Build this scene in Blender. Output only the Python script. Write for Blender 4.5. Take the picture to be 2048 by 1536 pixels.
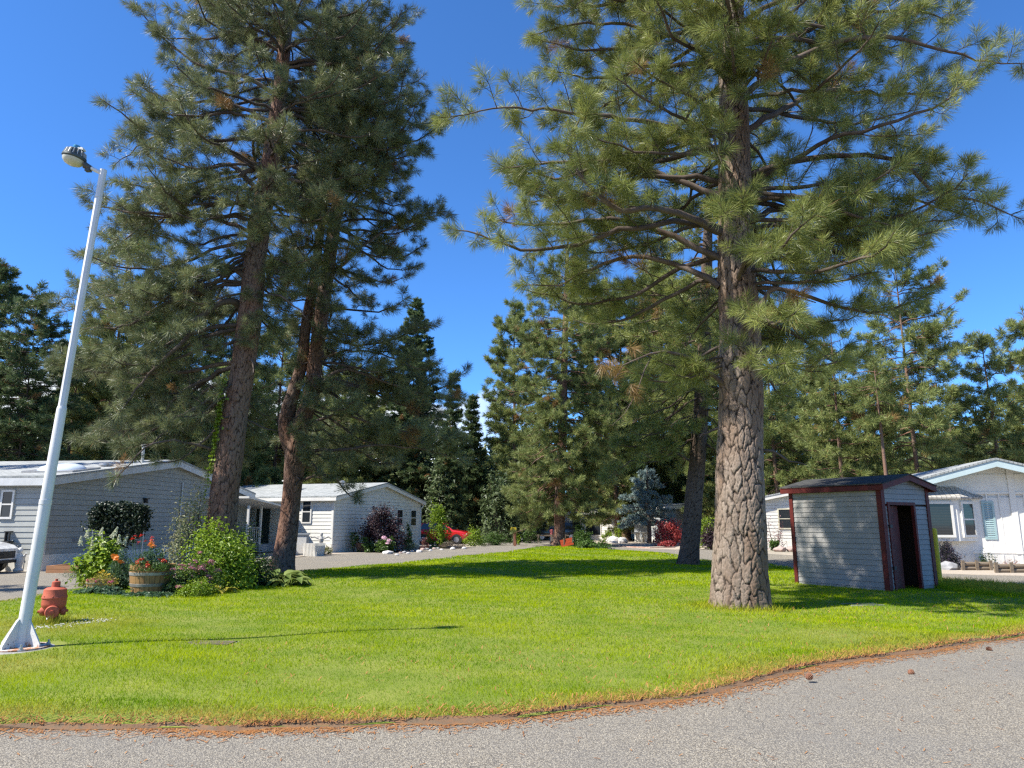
import bpy, bmesh, math, random
import numpy as np
from mathutils import Vector, Matrix, noise
from mathutils.geometry import delaunay_2d_cdt
for _o in list(bpy.data.objects): bpy.data.objects.remove(_o)
S = bpy.context.scene
COL = S.collection
R = math.radians
random.seed(7)
PI = math.pi

# ------------------------------------------------------------------ camera, sky, sun, exposure
FPX, HOR, EYE = 1420.0, 1045.0, 1.6
TILT = math.atan((HOR - 768) / FPX)
CT, ST = math.cos(TILT), math.sin(TILT)
cam_d = bpy.data.cameras.new('camera'); cam = bpy.data.objects.new('camera', cam_d); COL.objects.link(cam)
cam.location = (0, 0, EYE); cam.rotation_euler = (R(90) + TILT, 0, 0)
cam_d.sensor_width = 36; cam_d.lens = FPX / 2048 * 36; cam_d.clip_end = 3000; cam_d.clip_start = .05
S.camera = cam

SUN_AZ = math.atan2(-.93, -.37)      # direction towards the sun on the ground: atan2(x, y)
SUN_EL = R(50)
W = bpy.data.worlds.new('World'); S.world = W; W.use_nodes = True
wn = W.node_tree.nodes; wl = W.node_tree.links; wn.clear()
wo = wn.new('ShaderNodeOutputWorld'); bg = wn.new('ShaderNodeBackground'); sky = wn.new('ShaderNodeTexSky')
sky.sky_type = 'NISHITA'; sky.sun_disc = False; sky.sun_elevation = SUN_EL; sky.sun_rotation = SUN_AZ
sky.altitude = 600; sky.air_density = .8; sky.dust_density = .0; sky.ozone_density = 4.0
bg.inputs[1].default_value = .10
tintn = wn.new('ShaderNodeMix'); tintn.data_type = 'RGBA'; tintn.blend_type = 'MULTIPLY'; tintn.inputs[0].default_value = 1.0
tintn.inputs[7].default_value = (.58, 1.02, 1.42, 1)
wl.new(sky.outputs[0], tintn.inputs[6])
# a low bank of white cloud above the horizon
tc = wn.new('ShaderNodeTexCoord'); sep = wn.new('ShaderNodeSeparateXYZ'); wl.new(tc.outputs['Generated'], sep.inputs[0])
mp = wn.new('ShaderNodeMapping'); mp.inputs['Scale'].default_value = (5, 5, 9); wl.new(tc.outputs['Generated'], mp.inputs[0])
nz = wn.new('ShaderNodeTexNoise'); nz.inputs['Scale'].default_value = 1.6; nz.inputs['Detail'].default_value = 9; nz.inputs['Roughness'].default_value = .58
wl.new(mp.outputs[0], nz.inputs['Vector'])
hgt = wn.new('ShaderNodeMapRange'); hgt.inputs[1].default_value = .13; hgt.inputs[2].default_value = .21; hgt.inputs[3].default_value = .46; hgt.inputs[4].default_value = -.35
wl.new(sep.outputs[2], hgt.inputs[0])
ad = wn.new('ShaderNodeMath'); ad.operation = 'ADD'; wl.new(nz.outputs[0], ad.inputs[0]); wl.new(hgt.outputs[0], ad.inputs[1])
cr = wn.new('ShaderNodeMapRange'); cr.inputs[1].default_value = .52; cr.inputs[2].default_value = .62; wl.new(ad.outputs[0], cr.inputs[0])
azm = wn.new('ShaderNodeMapRange'); azm.inputs[1].default_value = .03; azm.inputs[2].default_value = -.12; wl.new(sep.outputs[0], azm.inputs[0])
crm = wn.new('ShaderNodeMath'); crm.operation = 'MULTIPLY'; wl.new(cr.outputs[0], crm.inputs[0]); wl.new(azm.outputs[0], crm.inputs[1])
cm = wn.new('ShaderNodeMix'); cm.data_type = 'RGBA'; cm.inputs[7].default_value = (6.5, 7.0, 7.6, 1)
wl.new(crm.outputs[0], cm.inputs[0]); wl.new(tintn.outputs[2], cm.inputs[6]); wl.new(cm.outputs[2], bg.inputs[0]); wl.new(bg.outputs[0], wo.inputs[0])

sd = bpy.data.lights.new('sun', 'SUN'); sd.energy = 5.0; sd.angle = R(.53); sd.color = (1, .95, .86)
sun = bpy.data.objects.new('sun', sd); COL.objects.link(sun)
sdir = Vector((math.sin(SUN_AZ) * math.cos(SUN_EL), math.cos(SUN_AZ) * math.cos(SUN_EL), math.sin(SUN_EL)))
sun.rotation_euler = (-sdir).to_track_quat('-Z', 'Y').to_euler(); sun.location = sdir * 60
S.view_settings.view_transform = 'Standard'; S.view_settings.look = 'None'; S.view_settings.gamma = 1
S.view_settings.use_curve_mapping = False; S.view_settings.exposure = .95
S.cycles.max_bounces = 6; S.cycles.transparent_max_bounces = 4; S.cycles.diffuse_bounces = 3; S.cycles.glossy_bounces = 2
S.cycles.transmission_bounces = 3; S.cycles.use_denoising = False; S.cycles.filter_width = 1.35; S.cycles.sample_clamp_indirect = 4

# ------------------------------------------------------------------ measuring: photo pixel -> place
def ray(px, py):
    v = 768 - py
    return Vector(((px - 1024), FPX * CT - v * ST, v * CT + FPX * ST))
def at(px, py, d):
    r = ray(px, py); return Vector((r.x * d / r.y, d, EYE + r.z * d / r.y))
def gnd(px, py, z=0.0):
    r = ray(px, py); t = (z - EYE) / r.z; return Vector((r.x * t, r.y * t, z))

# ------------------------------------------------------------------ materials
def newmat(name):
    m = bpy.data.materials.new(name); m.use_nodes = True; nt = m.node_tree; nt.nodes.clear()
    o = nt.nodes.new('ShaderNodeOutputMaterial'); b = nt.nodes.new('ShaderNodeBsdfPrincipled'); nt.links.new(b.outputs[0], o.inputs[0])
    return m, nt, b, o
def N(nt, t, **kw):
    n = nt.nodes.new(t)
    for k, v in kw.items(): setattr(n, k, v)
    return n
def coords(nt, scale=(1, 1, 1)):
    t = N(nt, 'ShaderNodeTexCoord'); m = N(nt, 'ShaderNodeMapping'); m.inputs['Scale'].default_value = scale
    nt.links.new(t.outputs['Object'], m.inputs[0]); return m.outputs[0]
def noise_n(nt, vec, scale, detail=4, rough=.55):
    n = N(nt, 'ShaderNodeTexNoise'); n.inputs['Scale'].default_value = scale; n.inputs['Detail'].default_value = detail
    n.inputs['Roughness'].default_value = rough; nt.links.new(vec, n.inputs['Vector']); return n.outputs[0]
def rng_n(nt, v, a, b, c=0., d=1.):
    n = N(nt, 'ShaderNodeMapRange')
    for i, x in enumerate((a, b, c, d)): n.inputs[i + 1].default_value = x
    nt.links.new(v, n.inputs[0]); return n.outputs[0]
def mix_n(nt, f, a, b, mode='MIX'):
    n = N(nt, 'ShaderNodeMix', data_type='RGBA', blend_type=mode)
    for i, x in ((0, f), (6, a), (7, b)):
        if hasattr(x, 'is_linked') or hasattr(x, 'links'): nt.links.new(x, n.inputs[i])
        elif i == 0: n.inputs[0].default_value = x
        else: n.inputs[i].default_value = (*x, 1) if len(x) == 3 else x
    return n.outputs[2]
def bump_n(nt, b, h, strength=.4, dist=.02):
    n = N(nt, 'ShaderNodeBump'); n.inputs['Strength'].default_value = strength; n.inputs['Distance'].default_value = dist
    nt.links.new(h, n.inputs['Height']); nt.links.new(n.outputs[0], b.inputs['Normal'])
def attr_n(nt, name):
    n = N(nt, 'ShaderNodeAttribute', attribute_name=name); return n.outputs['Fac']
def plain(name, c1, c2=None, scale=6, rough=.75, bump=0, bscale=40, spec=.3, stretch=(1, 1, 1), lo=.35, hi=.65, metal=0, dirt=None, coat=0):
    m, nt, b, o = newmat(name); vec = coords(nt, stretch)
    c2 = c2 or tuple(x * .8 for x in c1)
    c = mix_n(nt, rng_n(nt, noise_n(nt, vec, scale, 6), lo, hi), c1, c2)
    if dirt:
        c = mix_n(nt, rng_n(nt, noise_n(nt, vec, scale * .37 + 1.3, 8, .7), dirt[1], dirt[1] + .12), c, dirt[0])
    nt.links.new(c, b.inputs['Base Color']); b.inputs['Roughness'].default_value = rough
    b.inputs['Specular IOR Level'].default_value = spec; b.inputs['Metallic'].default_value = metal; b.inputs['Coat Weight'].default_value = coat
    if bump: bump_n(nt, b, noise_n(nt, vec, bscale, 5), bump, .01)
    return m
def leafmat(name, c1, c2, trans=.3, rough=.5, spec=.35, dead=None):
    m, nt, b, o = newmat(name); t = attr_n(nt, 'tint')
    c = mix_n(nt, t, c1, c2)
    if dead: c = mix_n(nt, rng_n(nt, attr_n(nt, 'dry'), 0, 1), c, dead)
    nt.links.new(c, b.inputs['Base Color']); b.inputs['Roughness'].default_value = rough; b.inputs['Specular IOR Level'].default_value = spec
    tr = N(nt, 'ShaderNodeBsdfTranslucent'); nt.links.new(c, tr.inputs[0])
    mx = N(nt, 'ShaderNodeMixShader'); mx.inputs[0].default_value = trans
    nt.links.new(b.outputs[0], mx.inputs[1]); nt.links.new(tr.outputs[0], mx.inputs[2]); nt.links.new(mx.outputs[0], o.inputs[0])
    return m
def barkmat(name, plate1, plate2, crackc, grey):
    m, nt, b, o = newmat(name); vec = coords(nt)
    c = mix_n(nt, attr_n(nt, 'tint'), plate1, plate2)
    c = mix_n(nt, rng_n(nt, noise_n(nt, coords(nt, (1, 1, .35)), 1.7, 5), .42, .62), c, grey)
    c = mix_n(nt, rng_n(nt, noise_n(nt, coords(nt, (1, 1, .5)), 38, 5, .7), .35, .75), c, tuple(x * .55 for x in plate1))
    c = mix_n(nt, rng_n(nt, attr_n(nt, 'crack'), .55, .05), c, crackc)
    nt.links.new(c, b.inputs['Base Color']); b.inputs['Roughness'].default_value = .9; b.inputs['Specular IOR Level'].default_value = .15
    bump_n(nt, b, noise_n(nt, coords(nt, (1, 1, .5)), 45, 6, .7), .7, .015)
    return m
def shinglemat(name, c1, c2, course=.14):
    m, nt, b, o = newmat(name)
    br = N(nt, 'ShaderNodeTexBrick'); br.offset = .5
    t = N(nt, 'ShaderNodeTexCoord'); mp_ = N(nt, 'ShaderNodeMapping'); mp_.inputs['Rotation'].default_value = (0, 0, PI / 2)
    nt.links.new(t.outputs['Object'], mp_.inputs[0]); nt.links.new(mp_.outputs[0], br.inputs['Vector'])
    br.inputs['Scale'].default_value = 1; br.inputs['Brick Width'].default_value = .3; br.inputs['Row Height'].default_value = course
    br.inputs['Mortar Size'].default_value = .012; br.inputs['Bias'].default_value = 0
    br.inputs['Color1'].default_value = (*c1, 1); br.inputs['Color2'].default_value = (*c2, 1); br.inputs['Mortar'].default_value = (*[x * .35 for x in c1], 1)
    c = mix_n(nt, rng_n(nt, noise_n(nt, coords(nt), 2.2, 8, .7), .45, .7), br.outputs[0], tuple(x * .6 for x in c2))
    nt.links.new(c, b.inputs['Base Color']); b.inputs['Roughness'].default_value = .95; b.inputs['Specular IOR Level'].default_value = .15
    bump_n(nt, b, noise_n(nt, coords(nt), 90, 4), .4, .01)
    return m
def glassmat(name, c=(.02, .025, .03)):
    m, nt, b, o = newmat(name); b.inputs['Base Color'].default_value = (*c, 1); b.inputs['Roughness'].default_value = .04
    b.inputs['Specular IOR Level'].default_value = .6; return m

# ------------------------------------------------------------------ mesh helpers
def link(name, me, m=None, parent=None):
    o = bpy.data.objects.new(name, me); COL.objects.link(o)
    if m: me.materials.append(m)
    if parent: o.parent = parent
    return o
def npmesh(name, V, F, m, parent=None, attrs=None, smooth=False):
    V = np.asarray(V, np.float32).reshape(-1, 3); F = np.asarray(F, np.int32); k = F.shape[1]
    me = bpy.data.meshes.new(name); me.vertices.add(len(V)); me.vertices.foreach_set('co', V.ravel())
    me.loops.add(F.size); me.loops.foreach_set('vertex_index', F.ravel())
    me.polygons.add(len(F)); me.polygons.foreach_set('loop_start', np.arange(0, F.size, k, dtype=np.int32))
    for an, av in (attrs or {}).items():
        a = me.attributes.new(an, 'FLOAT', 'POINT'); a.data.foreach_set('value', np.asarray(av, np.float32))
    me.polygons.foreach_set('use_smooth', np.full(len(F), smooth, bool))
    me.update(calc_edges=True)
    return link(name, me, m, parent)
class MB:
    def __init__(s, M=None): s.v = []; s.f = []; s.M = M or Matrix()
    def add(s, vs, fs):
        n = len(s.v); s.v += [tuple(s.M @ Vector(v)) for v in vs]; s.f += [tuple(i + n for i in f) for f in fs]; return s
    def box(s, a, b, M=None):
        x0, y0, z0 = a; x1, y1, z1 = b
        vs = [(x0, y0, z0), (x1, y0, z0), (x1, y1, z0), (x0, y1, z0), (x0, y0, z1), (x1, y0, z1), (x1, y1, z1), (x0, y1, z1)]
        if M is not None: vs = [tuple(M @ Vector(v)) for v in vs]
        return s.add(vs, [(0, 3, 2, 1), (4, 5, 6, 7), (0, 1, 5, 4), (1, 2, 6, 5), (2, 3, 7, 6), (3, 0, 4, 7)])
    def prism(s, poly, y0, y1, axis='y'):      # polygon in xz pushed along y
        n = len(poly)
        if axis == 'y': vs = [(x, y0, z) for x, z in poly] + [(x, y1, z) for x, z in poly]
        else: vs = [(x, z, y0) for x, z in poly] + [(x, z, y1) for x, z in poly]
        return s.add(vs, [tuple(range(n)), tuple(range(2 * n - 1, n - 1, -1))] + [(i, (i + 1) % n + 0, (i + 1) % n + n, i + n)[::-1] for i in range(n)])
    def tube(s, pts, rad, n=10, cap=True):
        pts = [Vector(p) for p in pts]; rad = rad if hasattr(rad, '__len__') else [rad] * len(pts)
        t = (pts[1] - pts[0]).normalized(); u = t.orthogonal().normalized(); vs = []
        for i, p in enumerate(pts):
            t2 = (pts[min(i + 1, len(pts) - 1)] - pts[max(i - 1, 0)]).normalized()
            u = (u - t2 * u.dot(t2)).normalized(); w = t2.cross(u)
            vs += [tuple(p + (u * math.cos(2 * PI * k / n) + w * math.sin(2 * PI * k / n)) * rad[i]) for k in range(n)]
        fs = [(i * n + k, i * n + (k + 1) % n, (i + 1) * n + (k + 1) % n, (i + 1) * n + k) for i in range(len(pts) - 1) for k in range(n)]
        if cap: fs += [tuple(range(n))[::-1], tuple((len(pts) - 1) * n + k for k in range(n))]
        return s.add(vs, fs)
    def lathe(s, prof, n=24, M=None):
        vs = [(r * math.cos(2 * PI * k / n), r * math.sin(2 * PI * k / n), z) for r, z in prof for k in range(n)]
        if M is not None: vs = [tuple(M @ Vector(v)) for v in vs]
        fs = [(i * n + k, i * n + (k + 1) % n, (i + 1) * n + (k + 1) % n, (i + 1) * n + k) for i in range(len(prof) - 1) for k in range(n)]
        return s.add(vs, fs + [tuple(range(n))[::-1], tuple((len(prof) - 1) * n + k for k in range(n))])
    def build(s, name, m, parent=None, smooth=False, bevel=0, auto=False):
        me = bpy.data.meshes.new(name); me.from_pydata(s.v, [], s.f); me.validate()
        if bevel:
            bm = bmesh.new(); bm.from_mesh(me)
            bmesh.ops.remove_doubles(bm, verts=bm.verts, dist=1e-5)
            es = [e for e in bm.edges if len(e.link_faces) == 2 and e.calc_face_angle(0) > .5]
            bmesh.ops.bevel(bm, geom=es, offset=bevel, segments=2, affect='EDGES', clamp_overlap=True); bm.to_mesh(me); bm.free()
        if smooth:
            me.polygons.foreach_set('use_smooth', [True] * len(me.polygons))
            if auto or bevel: me.set_sharp_from_angle(angle=R(38))
        return link(name, me, m, parent)
def tag(o, label, cat, group=None):
    o['label'] = label; o['category'] = cat
    if group: o['group'] = group
    return o
def kind(o, k): o['kind'] = k; return o
def thing(name, label, cat, loc=(0, 0, 0), rz=0, group=None):
    o = bpy.data.objects.new(name, None); COL.objects.link(o); o.location = loc; o.rotation_euler = (0, 0, rz); o.empty_display_size = .3
    return tag(o, label, cat, group)
def icos(rad=1, sub=1):
    bm = bmesh.new(); bmesh.ops.create_icosphere(bm, subdivisions=sub, radius=rad)
    V = [tuple(v.co) for v in bm.verts]; F = [tuple(v.index for v in f.verts) for f in bm.faces]; bm.free(); return V, F

# ------------------------------------------------------------------ shared materials
M_white = plain('white_paint', (.70, .68, .62), (.62, .60, .55), 3, .5, dirt=((.5, .48, .43), .66))
M_sid_blue = plain('pale_blue_siding', (.36, .365, .335), (.315, .32, .295), 1.6, .6, dirt=((.4, .43, .43), .62))
M_sid_white = plain('white_siding', (.68, .66, .59), (.60, .585, .53), 1.6, .6, dirt=((.52, .52, .48), .62))
M_sid_lilac = plain('grey_lilac_siding', (.295, .285, .27), (.25, .24, .225), 2.3, .7, bump=.2, bscale=60, dirt=((.26, .28, .27), .6))
M_sid_grey = plain('grey_siding', (.33, .35, .36), (.29, .31, .32), 2, .7)
M_dkred = plain('dark_red_paint', (.115, .015, .011), (.07, .010, .008), 5, .6, bump=.2, bscale=50, dirt=((.07, .02, .015), .6))
M_glass = glassmat('window_glass')
M_shin_grey = shinglemat('light_grey_shingle', (.42, .43, .42), (.34, .36, .35))
M_shin_dark = shinglemat('dark_shingle', (.055, .055, .052), (.085, .085, .08))
M_metal = plain('galvanised_metal', (.5, .5, .5), (.4, .4, .41), 5, .4, metal=.7)
M_black = plain('black_plastic', (.02, .02, .022), (.03, .03, .03), 5, .5)
M_wood = plain('weathered_timber', (.23, .18, .125), (.15, .115, .08), 5, .85, bump=.4, bscale=30, stretch=(.3, 6, 6))
M_stone = plain('pale_stone', (.5, .48, .45), (.34, .33, .31), 4, .9, bump=.6, bscale=14)
M_conc = plain('old_concrete', (.38, .37, .34), (.26, .25, .22), 5, .92, bump=.5, bscale=40, dirt=((.14, .12, .09), .58))

# ------------------------------------------------------------------ ground, road, lawn
def earthmat():
    m, nt, b, o = newmat('earth'); vec = coords(nt)
    c = mix_n(nt, rng_n(nt, noise_n(nt, vec, .35, 8, .65), .4, .62), (.30, .25, .19), (.16, .15, .08))
    c = mix_n(nt, rng_n(nt, noise_n(nt, vec, 9, 5, .7), .3, .7), c, (.42, .37, .31))
    nt.links.new(c, b.inputs['Base Color']); b.inputs['Roughness'].default_value = .95; bump_n(nt, b, noise_n(nt, vec, 18, 5), .6, .03); return m
def asphaltmat():
    m, nt, b, o = newmat('old_asphalt'); vec = coords(nt)
    vo = N(nt, 'ShaderNodeTexVoronoi'); vo.inputs['Scale'].default_value = 84; nt.links.new(vec, vo.inputs['Vector'])
    se = N(nt, 'ShaderNodeSeparateColor'); nt.links.new(vo.outputs['Color'], se.inputs[0])
    c = mix_n(nt, rng_n(nt, se.outputs[0], .1, .9), (.30, .262, .20), (.47, .42, .325))
    c = mix_n(nt, rng_n(nt, vo.outputs['Distance'], .30, .62), c, (.14, .122, .095))
    c = mix_n(nt, rng_n(nt, noise_n(nt, vec, 30, 5, .7), .45, .62, 0, .5), c, (.13, .125, .12))
    c = mix_n(nt, rng_n(nt, noise_n(nt, vec, .55, 7, .6), .40, .65, 0, .35), c, (.16, .155, .145))
    # hairline cracks
    v2 = N(nt, 'ShaderNodeTexVoronoi', feature='DISTANCE_TO_EDGE'); v2.inputs['Scale'].default_value = .33
    w = N(nt, 'ShaderNodeVectorMath', operation='ADD'); nn = N(nt, 'ShaderNodeTexNoise'); nn.inputs['Scale'].default_value = 1.6; nn.inputs['Detail'].default_value = 6
    nt.links.new(vec, nn.inputs['Vector']); nt.links.new(vec, w.inputs[0]); nt.links.new(nn.outputs['Color'], w.inputs[1]); nt.links.new(w.outputs[0], v2.inputs['Vector'])
    c = mix_n(nt, rng_n(nt, v2.outputs['Distance'], .0016, .0), c, (.05, .048, .045))
    nt.links.new(c, b.inputs['Base Color']); b.inputs['Roughness'].default_value = .9; b.inputs['Specular IOR Level'].default_value = .25
    bump_n(nt, b, vo.outputs['Distance'], .55, .012); return m
M_earth, M_asph = earthmat(), asphaltmat()
M_thatch = plain('lawn_thatch', (.13, .175, .02), (.2, .22, .04), 1.2, .95, bump=.8, bscale=60, dirt=((.2, .16, .07), .66))
M_gravel = plain('tan_gravel', (.46, .39, .31), (.33, .28, .22), 25, .95, bump=.7, bscale=40)

kind(MB().add([(-700, -300, -.03), (700, -300, -.03), (700, 900, -.03), (-700, 900, -.03)], [(0, 1, 2, 3)]).build('ground', M_earth), 'structure')
road_poly = [(-60, -20), (60, -20), (60, 25.8), (18.6, 25.6), (15.5, 31), (13.6, 37.5), (11.5, 44), (7.6, 53), (5.8, 62), (2.0, 70), (-1.5, 62), (-2.1, 50), (-5.6, 42.2), (-9.4, 37.6), (-10.2, 33.4), (-11.4, 27), (-13.5, 25.0), (-16.8, 24.2), (-60, 24)]
def wobble(poly, step, amp, seed):
    out = []; rr = random.Random(seed)
    for i, a in enumerate(poly):
        b = poly[(i + 1) % len(poly)]; a_, b_ = Vector(a), Vector(b); n = max(1, int((b_ - a_).length / step))
        for k in range(n):
            p = a_.lerp(b_, k / n); q = Vector((p.x * .9 + seed * 3.3, p.y * .9, 0))
            out.append((p.x + amp * noise.noise(q), p.y + amp * noise.noise(q + Vector((9, 4, 2)))))
    return out
def sheet(name, poly, z, m, skirt=.05):
    bm = bmesh.new(); vs = [bm.verts.new((x, y, z)) for x, y in poly]; f = bm.faces.new(vs); f.normal_update()
    if f.normal.z < 0: f.normal_flip()
    lo = [bm.verts.new((x, y, z - skirt)) for x, y in poly]
    for i in range(len(vs)): j = (i + 1) % len(vs); bm.faces.new((vs[i], vs[j], lo[j], lo[i]))
    bmesh.ops.triangulate(bm, faces=[f]); me = bpy.data.meshes.new(name); bm.to_mesh(me); bm.free()
    return link(name, me, m)
kind(sheet('road', wobble(road_poly, 1.2, .12, 1), 0, M_asph), 'structure')
kind(sheet('driveway_gravel', wobble([(-9.5, 37.2), (-5.8, 41.9), (-2.4, 49.5), (-3.2, 56), (-9.5, 43), (-13.6, 40.5), (-13, 30), (-10.6, 33.3)], .7, .1, 2), .008, M_gravel, .03), 'structure')
kind(sheet('gravel_bed', wobble([tuple(gnd(x, y).xy) for x, y in ((1216, 1093), (1300, 1098), (1400, 1100), (1440, 1090), (1400, 1081), (1290, 1078), (1200, 1077), (1195, 1084))], .5, .12, 4), .012, M_gravel, .04), 'structure')
kind(sheet('yard_gravel', wobble([tuple(gnd(x, y).xy) for x, y in ((1840, 1146), (1960, 1150), (2120, 1154), (2400, 1150), (2400, 1120), (1840, 1122))], .5, .1, 5), .012, M_gravel, .04), 'structure')

lawn_px = [(-700, 1456), (0, 1451), (200, 1452), (500, 1448), (800, 1441), (1000, 1433), (1200, 1411), (1400, 1384), (1500, 1363), (1600, 1338), (1700, 1316), (1800, 1303), (1900, 1291), (2048, 1269), (2300, 1236),
           (2500, 1200), (2048, 1177), (1900, 1164), (1600, 1140), (1540, 1131), (1400, 1120), (1330, 1109), (1260, 1102), (1200, 1098), (1150, 1093.5), (1085, 1095), (1010, 1105), (900, 1116), (800, 1126), (650, 1140), (590, 1146), (500, 1160), (300, 1174), (180, 1180), (100, 1192), (0, 1207), (-400, 1246)]
lawn_edge = wobble([tuple(gnd(x, y, .03).xy) for x, y in lawn_px], .2, .10, 3)
lawn_edge = [(x + .05 * noise.noise(Vector((x * 4.1, y * 4.1, 7))), y + .06 * noise.noise(Vector((x * 3.7, y * 3.7, 1)))) for x, y in lawn_edge]
LE = np.array(lawn_edge)
def lawn_z(x, y): return .075 + .03 * np.sin(x * .55 + 1) * np.cos(y * .43) + .015 * np.sin(x * 1.7 + y * 1.1)
def inside(P, E):
    x, y = P[:, 0], P[:, 1]; r = np.zeros(len(P), bool); j = len(E) - 1
    for i in range(len(E)):
        xi, yi, xj, yj = E[i, 0], E[i, 1], E[j, 0], E[j, 1]
        if yi != yj: r ^= ((yi > y) != (yj > y)) & (x < (xj - xi) * (y - yi) / (yj - yi) + xi)
        j = i
    return r
def edge_dist(P, E):
    d = np.full(len(P), 1e9)
    for i in range(len(E)):
        a, b = E[i - 1], E[i]; ab = b - a; t = np.clip(((P - a) @ ab) / max(1e-9, ab @ ab), 0, 1)
        d = np.minimum(d, np.hypot(*(P - a - t[:, None] * ab).T))
    return d
gx, gy = np.meshgrid(np.arange(LE[:, 0].min(), LE[:, 0].max(), .7), np.arange(LE[:, 1].min(), LE[:, 1].max(), .7))
GP = np.c_[gx.ravel(), gy.ravel()]; GP = GP[inside(GP, LE)]; GP = GP[edge_dist(GP, LE) > .25]
pts = [Vector(p) for p in lawn_edge] + [Vector(p) for p in GP]
vv, _, ff, _, _, _ = delaunay_2d_cdt(pts, [], [list(range(len(lawn_edge)))], 1, 1e-4)
VV = np.array([tuple(v) for v in vv]); nb = len(lawn_edge)
ZZ = lawn_z(VV[:, 0], VV[:, 1]); ZZ[:nb] = .012
kind(npmesh('lawn', np.c_[VV, ZZ], np.array(ff), M_thatch, smooth=True), 'structure')

def patch(x, y):       # slow change over the lawn, -1..1
    return .5 * np.sin(x * .9 + 1.3 * np.sin(y * .5)) * np.cos(y * .8 + .6 * np.sin(x * .7)) + .3 * np.sin(x * 2.3 + y * 1.9) + .2 * np.sin(x * 4.1 - y * 3.3 + 1)
M_grass = leafmat('grass_blade', (.13, .265, .002), (.42, .49, .008), .45, 1.0, .0, dead=(.46, .35, .08))
rg = np.random.default_rng(3)
def blades(n_per, y0, y1, w, h):
    x0, x1 = LE[:, 0].min(), LE[:, 0].max(); xl, xr = max(x0, -.8 * y1 - 1), min(x1, .8 * y1 + 1)
    n = int(n_per * (xr - xl) * (y1 - y0)); P = np.c_[rg.uniform(xl, xr, n), rg.uniform(y0, y1, n)]
    P = P[(np.abs(P[:, 0]) < .78 * P[:, 1] + .6)]; P = P[inside(P, LE)]
    return P, np.full(len(P), w), np.full(len(P), h)
sets = [blades(3600, 5.3, 8, .006, .038), blades(2400, 8, 12, .0085, .04), blades(1100, 12, 18, .013, .044), blades(460, 18, 28, .022, .05), blades(180, 28, 54, .04, .055)]
P = np.concatenate([s[0] for s in sets]); w = np.concatenate([s[1] for s in sets]); h = np.concatenate([s[2] for s in sets])
ed = np.zeros(len(P)) + 9
nearf = P[:, 1] < 16
front = LE[(LE[:, 1] < 17)]
ed[nearf] = edge_dist(P[nearf], LE)
pt = patch(P[:, 0], P[:, 1])
dry = np.clip(.9 - ed / .45 + .5 * pt + rg.normal(0, .25, len(P)), 0, 1) * (ed < 1.5)
dry = np.maximum(dry, np.clip((P[:, 0] - 9.9) / 1.5, 0, 1) * np.clip((P[:, 1] - 15) / 1.2, 0, 1) * rg.uniform(.3, 1.1, len(P)))
for cx, cy, rr, a in ((gnd(90, 1262).x, gnd(90, 1262).y, 1.5, .8), (gnd(0, 1350).x, gnd(0, 1350).y, .8, .9), (gnd(1480, 1225).x, gnd(1480, 1225).y, .95, .7), (gnd(1560, 1352).x, gnd(1560, 1352).y, .9, .5), (gnd(1720, 1292).x, gnd(1720, 1292).y, 1.1, .6)):
    dry = np.maximum(dry, a * np.clip(1.3 - np.hypot(P[:, 0] - cx, P[:, 1] - cy) / rr, 0, 1) * rg.uniform(.2, 1.2, len(P)))
h = h * (1 + .35 * pt) * rg.uniform(.55, 1.35, len(P)); h = np.where(dry > .4, h * .9, h)
yy = P[:, 1]; tall = (P[:, 0] > 10) & (yy > 15.2); h = np.where(tall, h * 2.6, h)
rt = np.hypot(P[:, 0] - gnd(1482, 1222).x, P[:, 1] - gnd(1482, 1222).y); h = np.where(rt < 1.0, h * (1 + 2.4 * np.clip((1.05 - rt) / .45, 0, 1) * rg.uniform(.3, 1, len(P))), h)
keep = (rt > .45); 
hyd = gnd(105, 1255); base_l = gnd(38, 1312)
keep &= np.hypot(P[:, 0] - base_l.x, P[:, 1] - base_l.y) > .5
keep &= rg.uniform(0, 1, len(P)) > np.clip(.55 - ed / .10, 0, 1)
P, w, h, pt, dry = P[keep], w[keep], h[keep], pt[keep], np.clip(dry[keep], 0, 1)
n = len(P); az = rg.uniform(0, 2 * PI, n); lean = rg.normal(0, .55, (n, 2)) * h[:, None]
z0 = lawn_z(P[:, 0], P[:, 1]) - .012
sx, sy = np.cos(az) * w / 2, np.sin(az) * w / 2
V = np.empty((n, 3, 3)); V[:, 0] = np.c_[P[:, 0] - sx, P[:, 1] - sy, z0]; V[:, 1] = np.c_[P[:, 0] + sx, P[:, 1] + sy, z0]
V[:, 2] = np.c_[P + lean, z0 + h]
tint = np.clip(.45 + .5 * pt + .16 * np.sin(P[:, 0] * 1.9 + P[:, 1] * 7.5) + rg.normal(0, .24, n), 0, 1)
kind(npmesh('grass', V, np.arange(3 * n).reshape(-1, 3), M_grass, attrs={'tint': np.repeat(tint, 3), 'dry': np.repeat(dry, 3)}), 'stuff')

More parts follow.
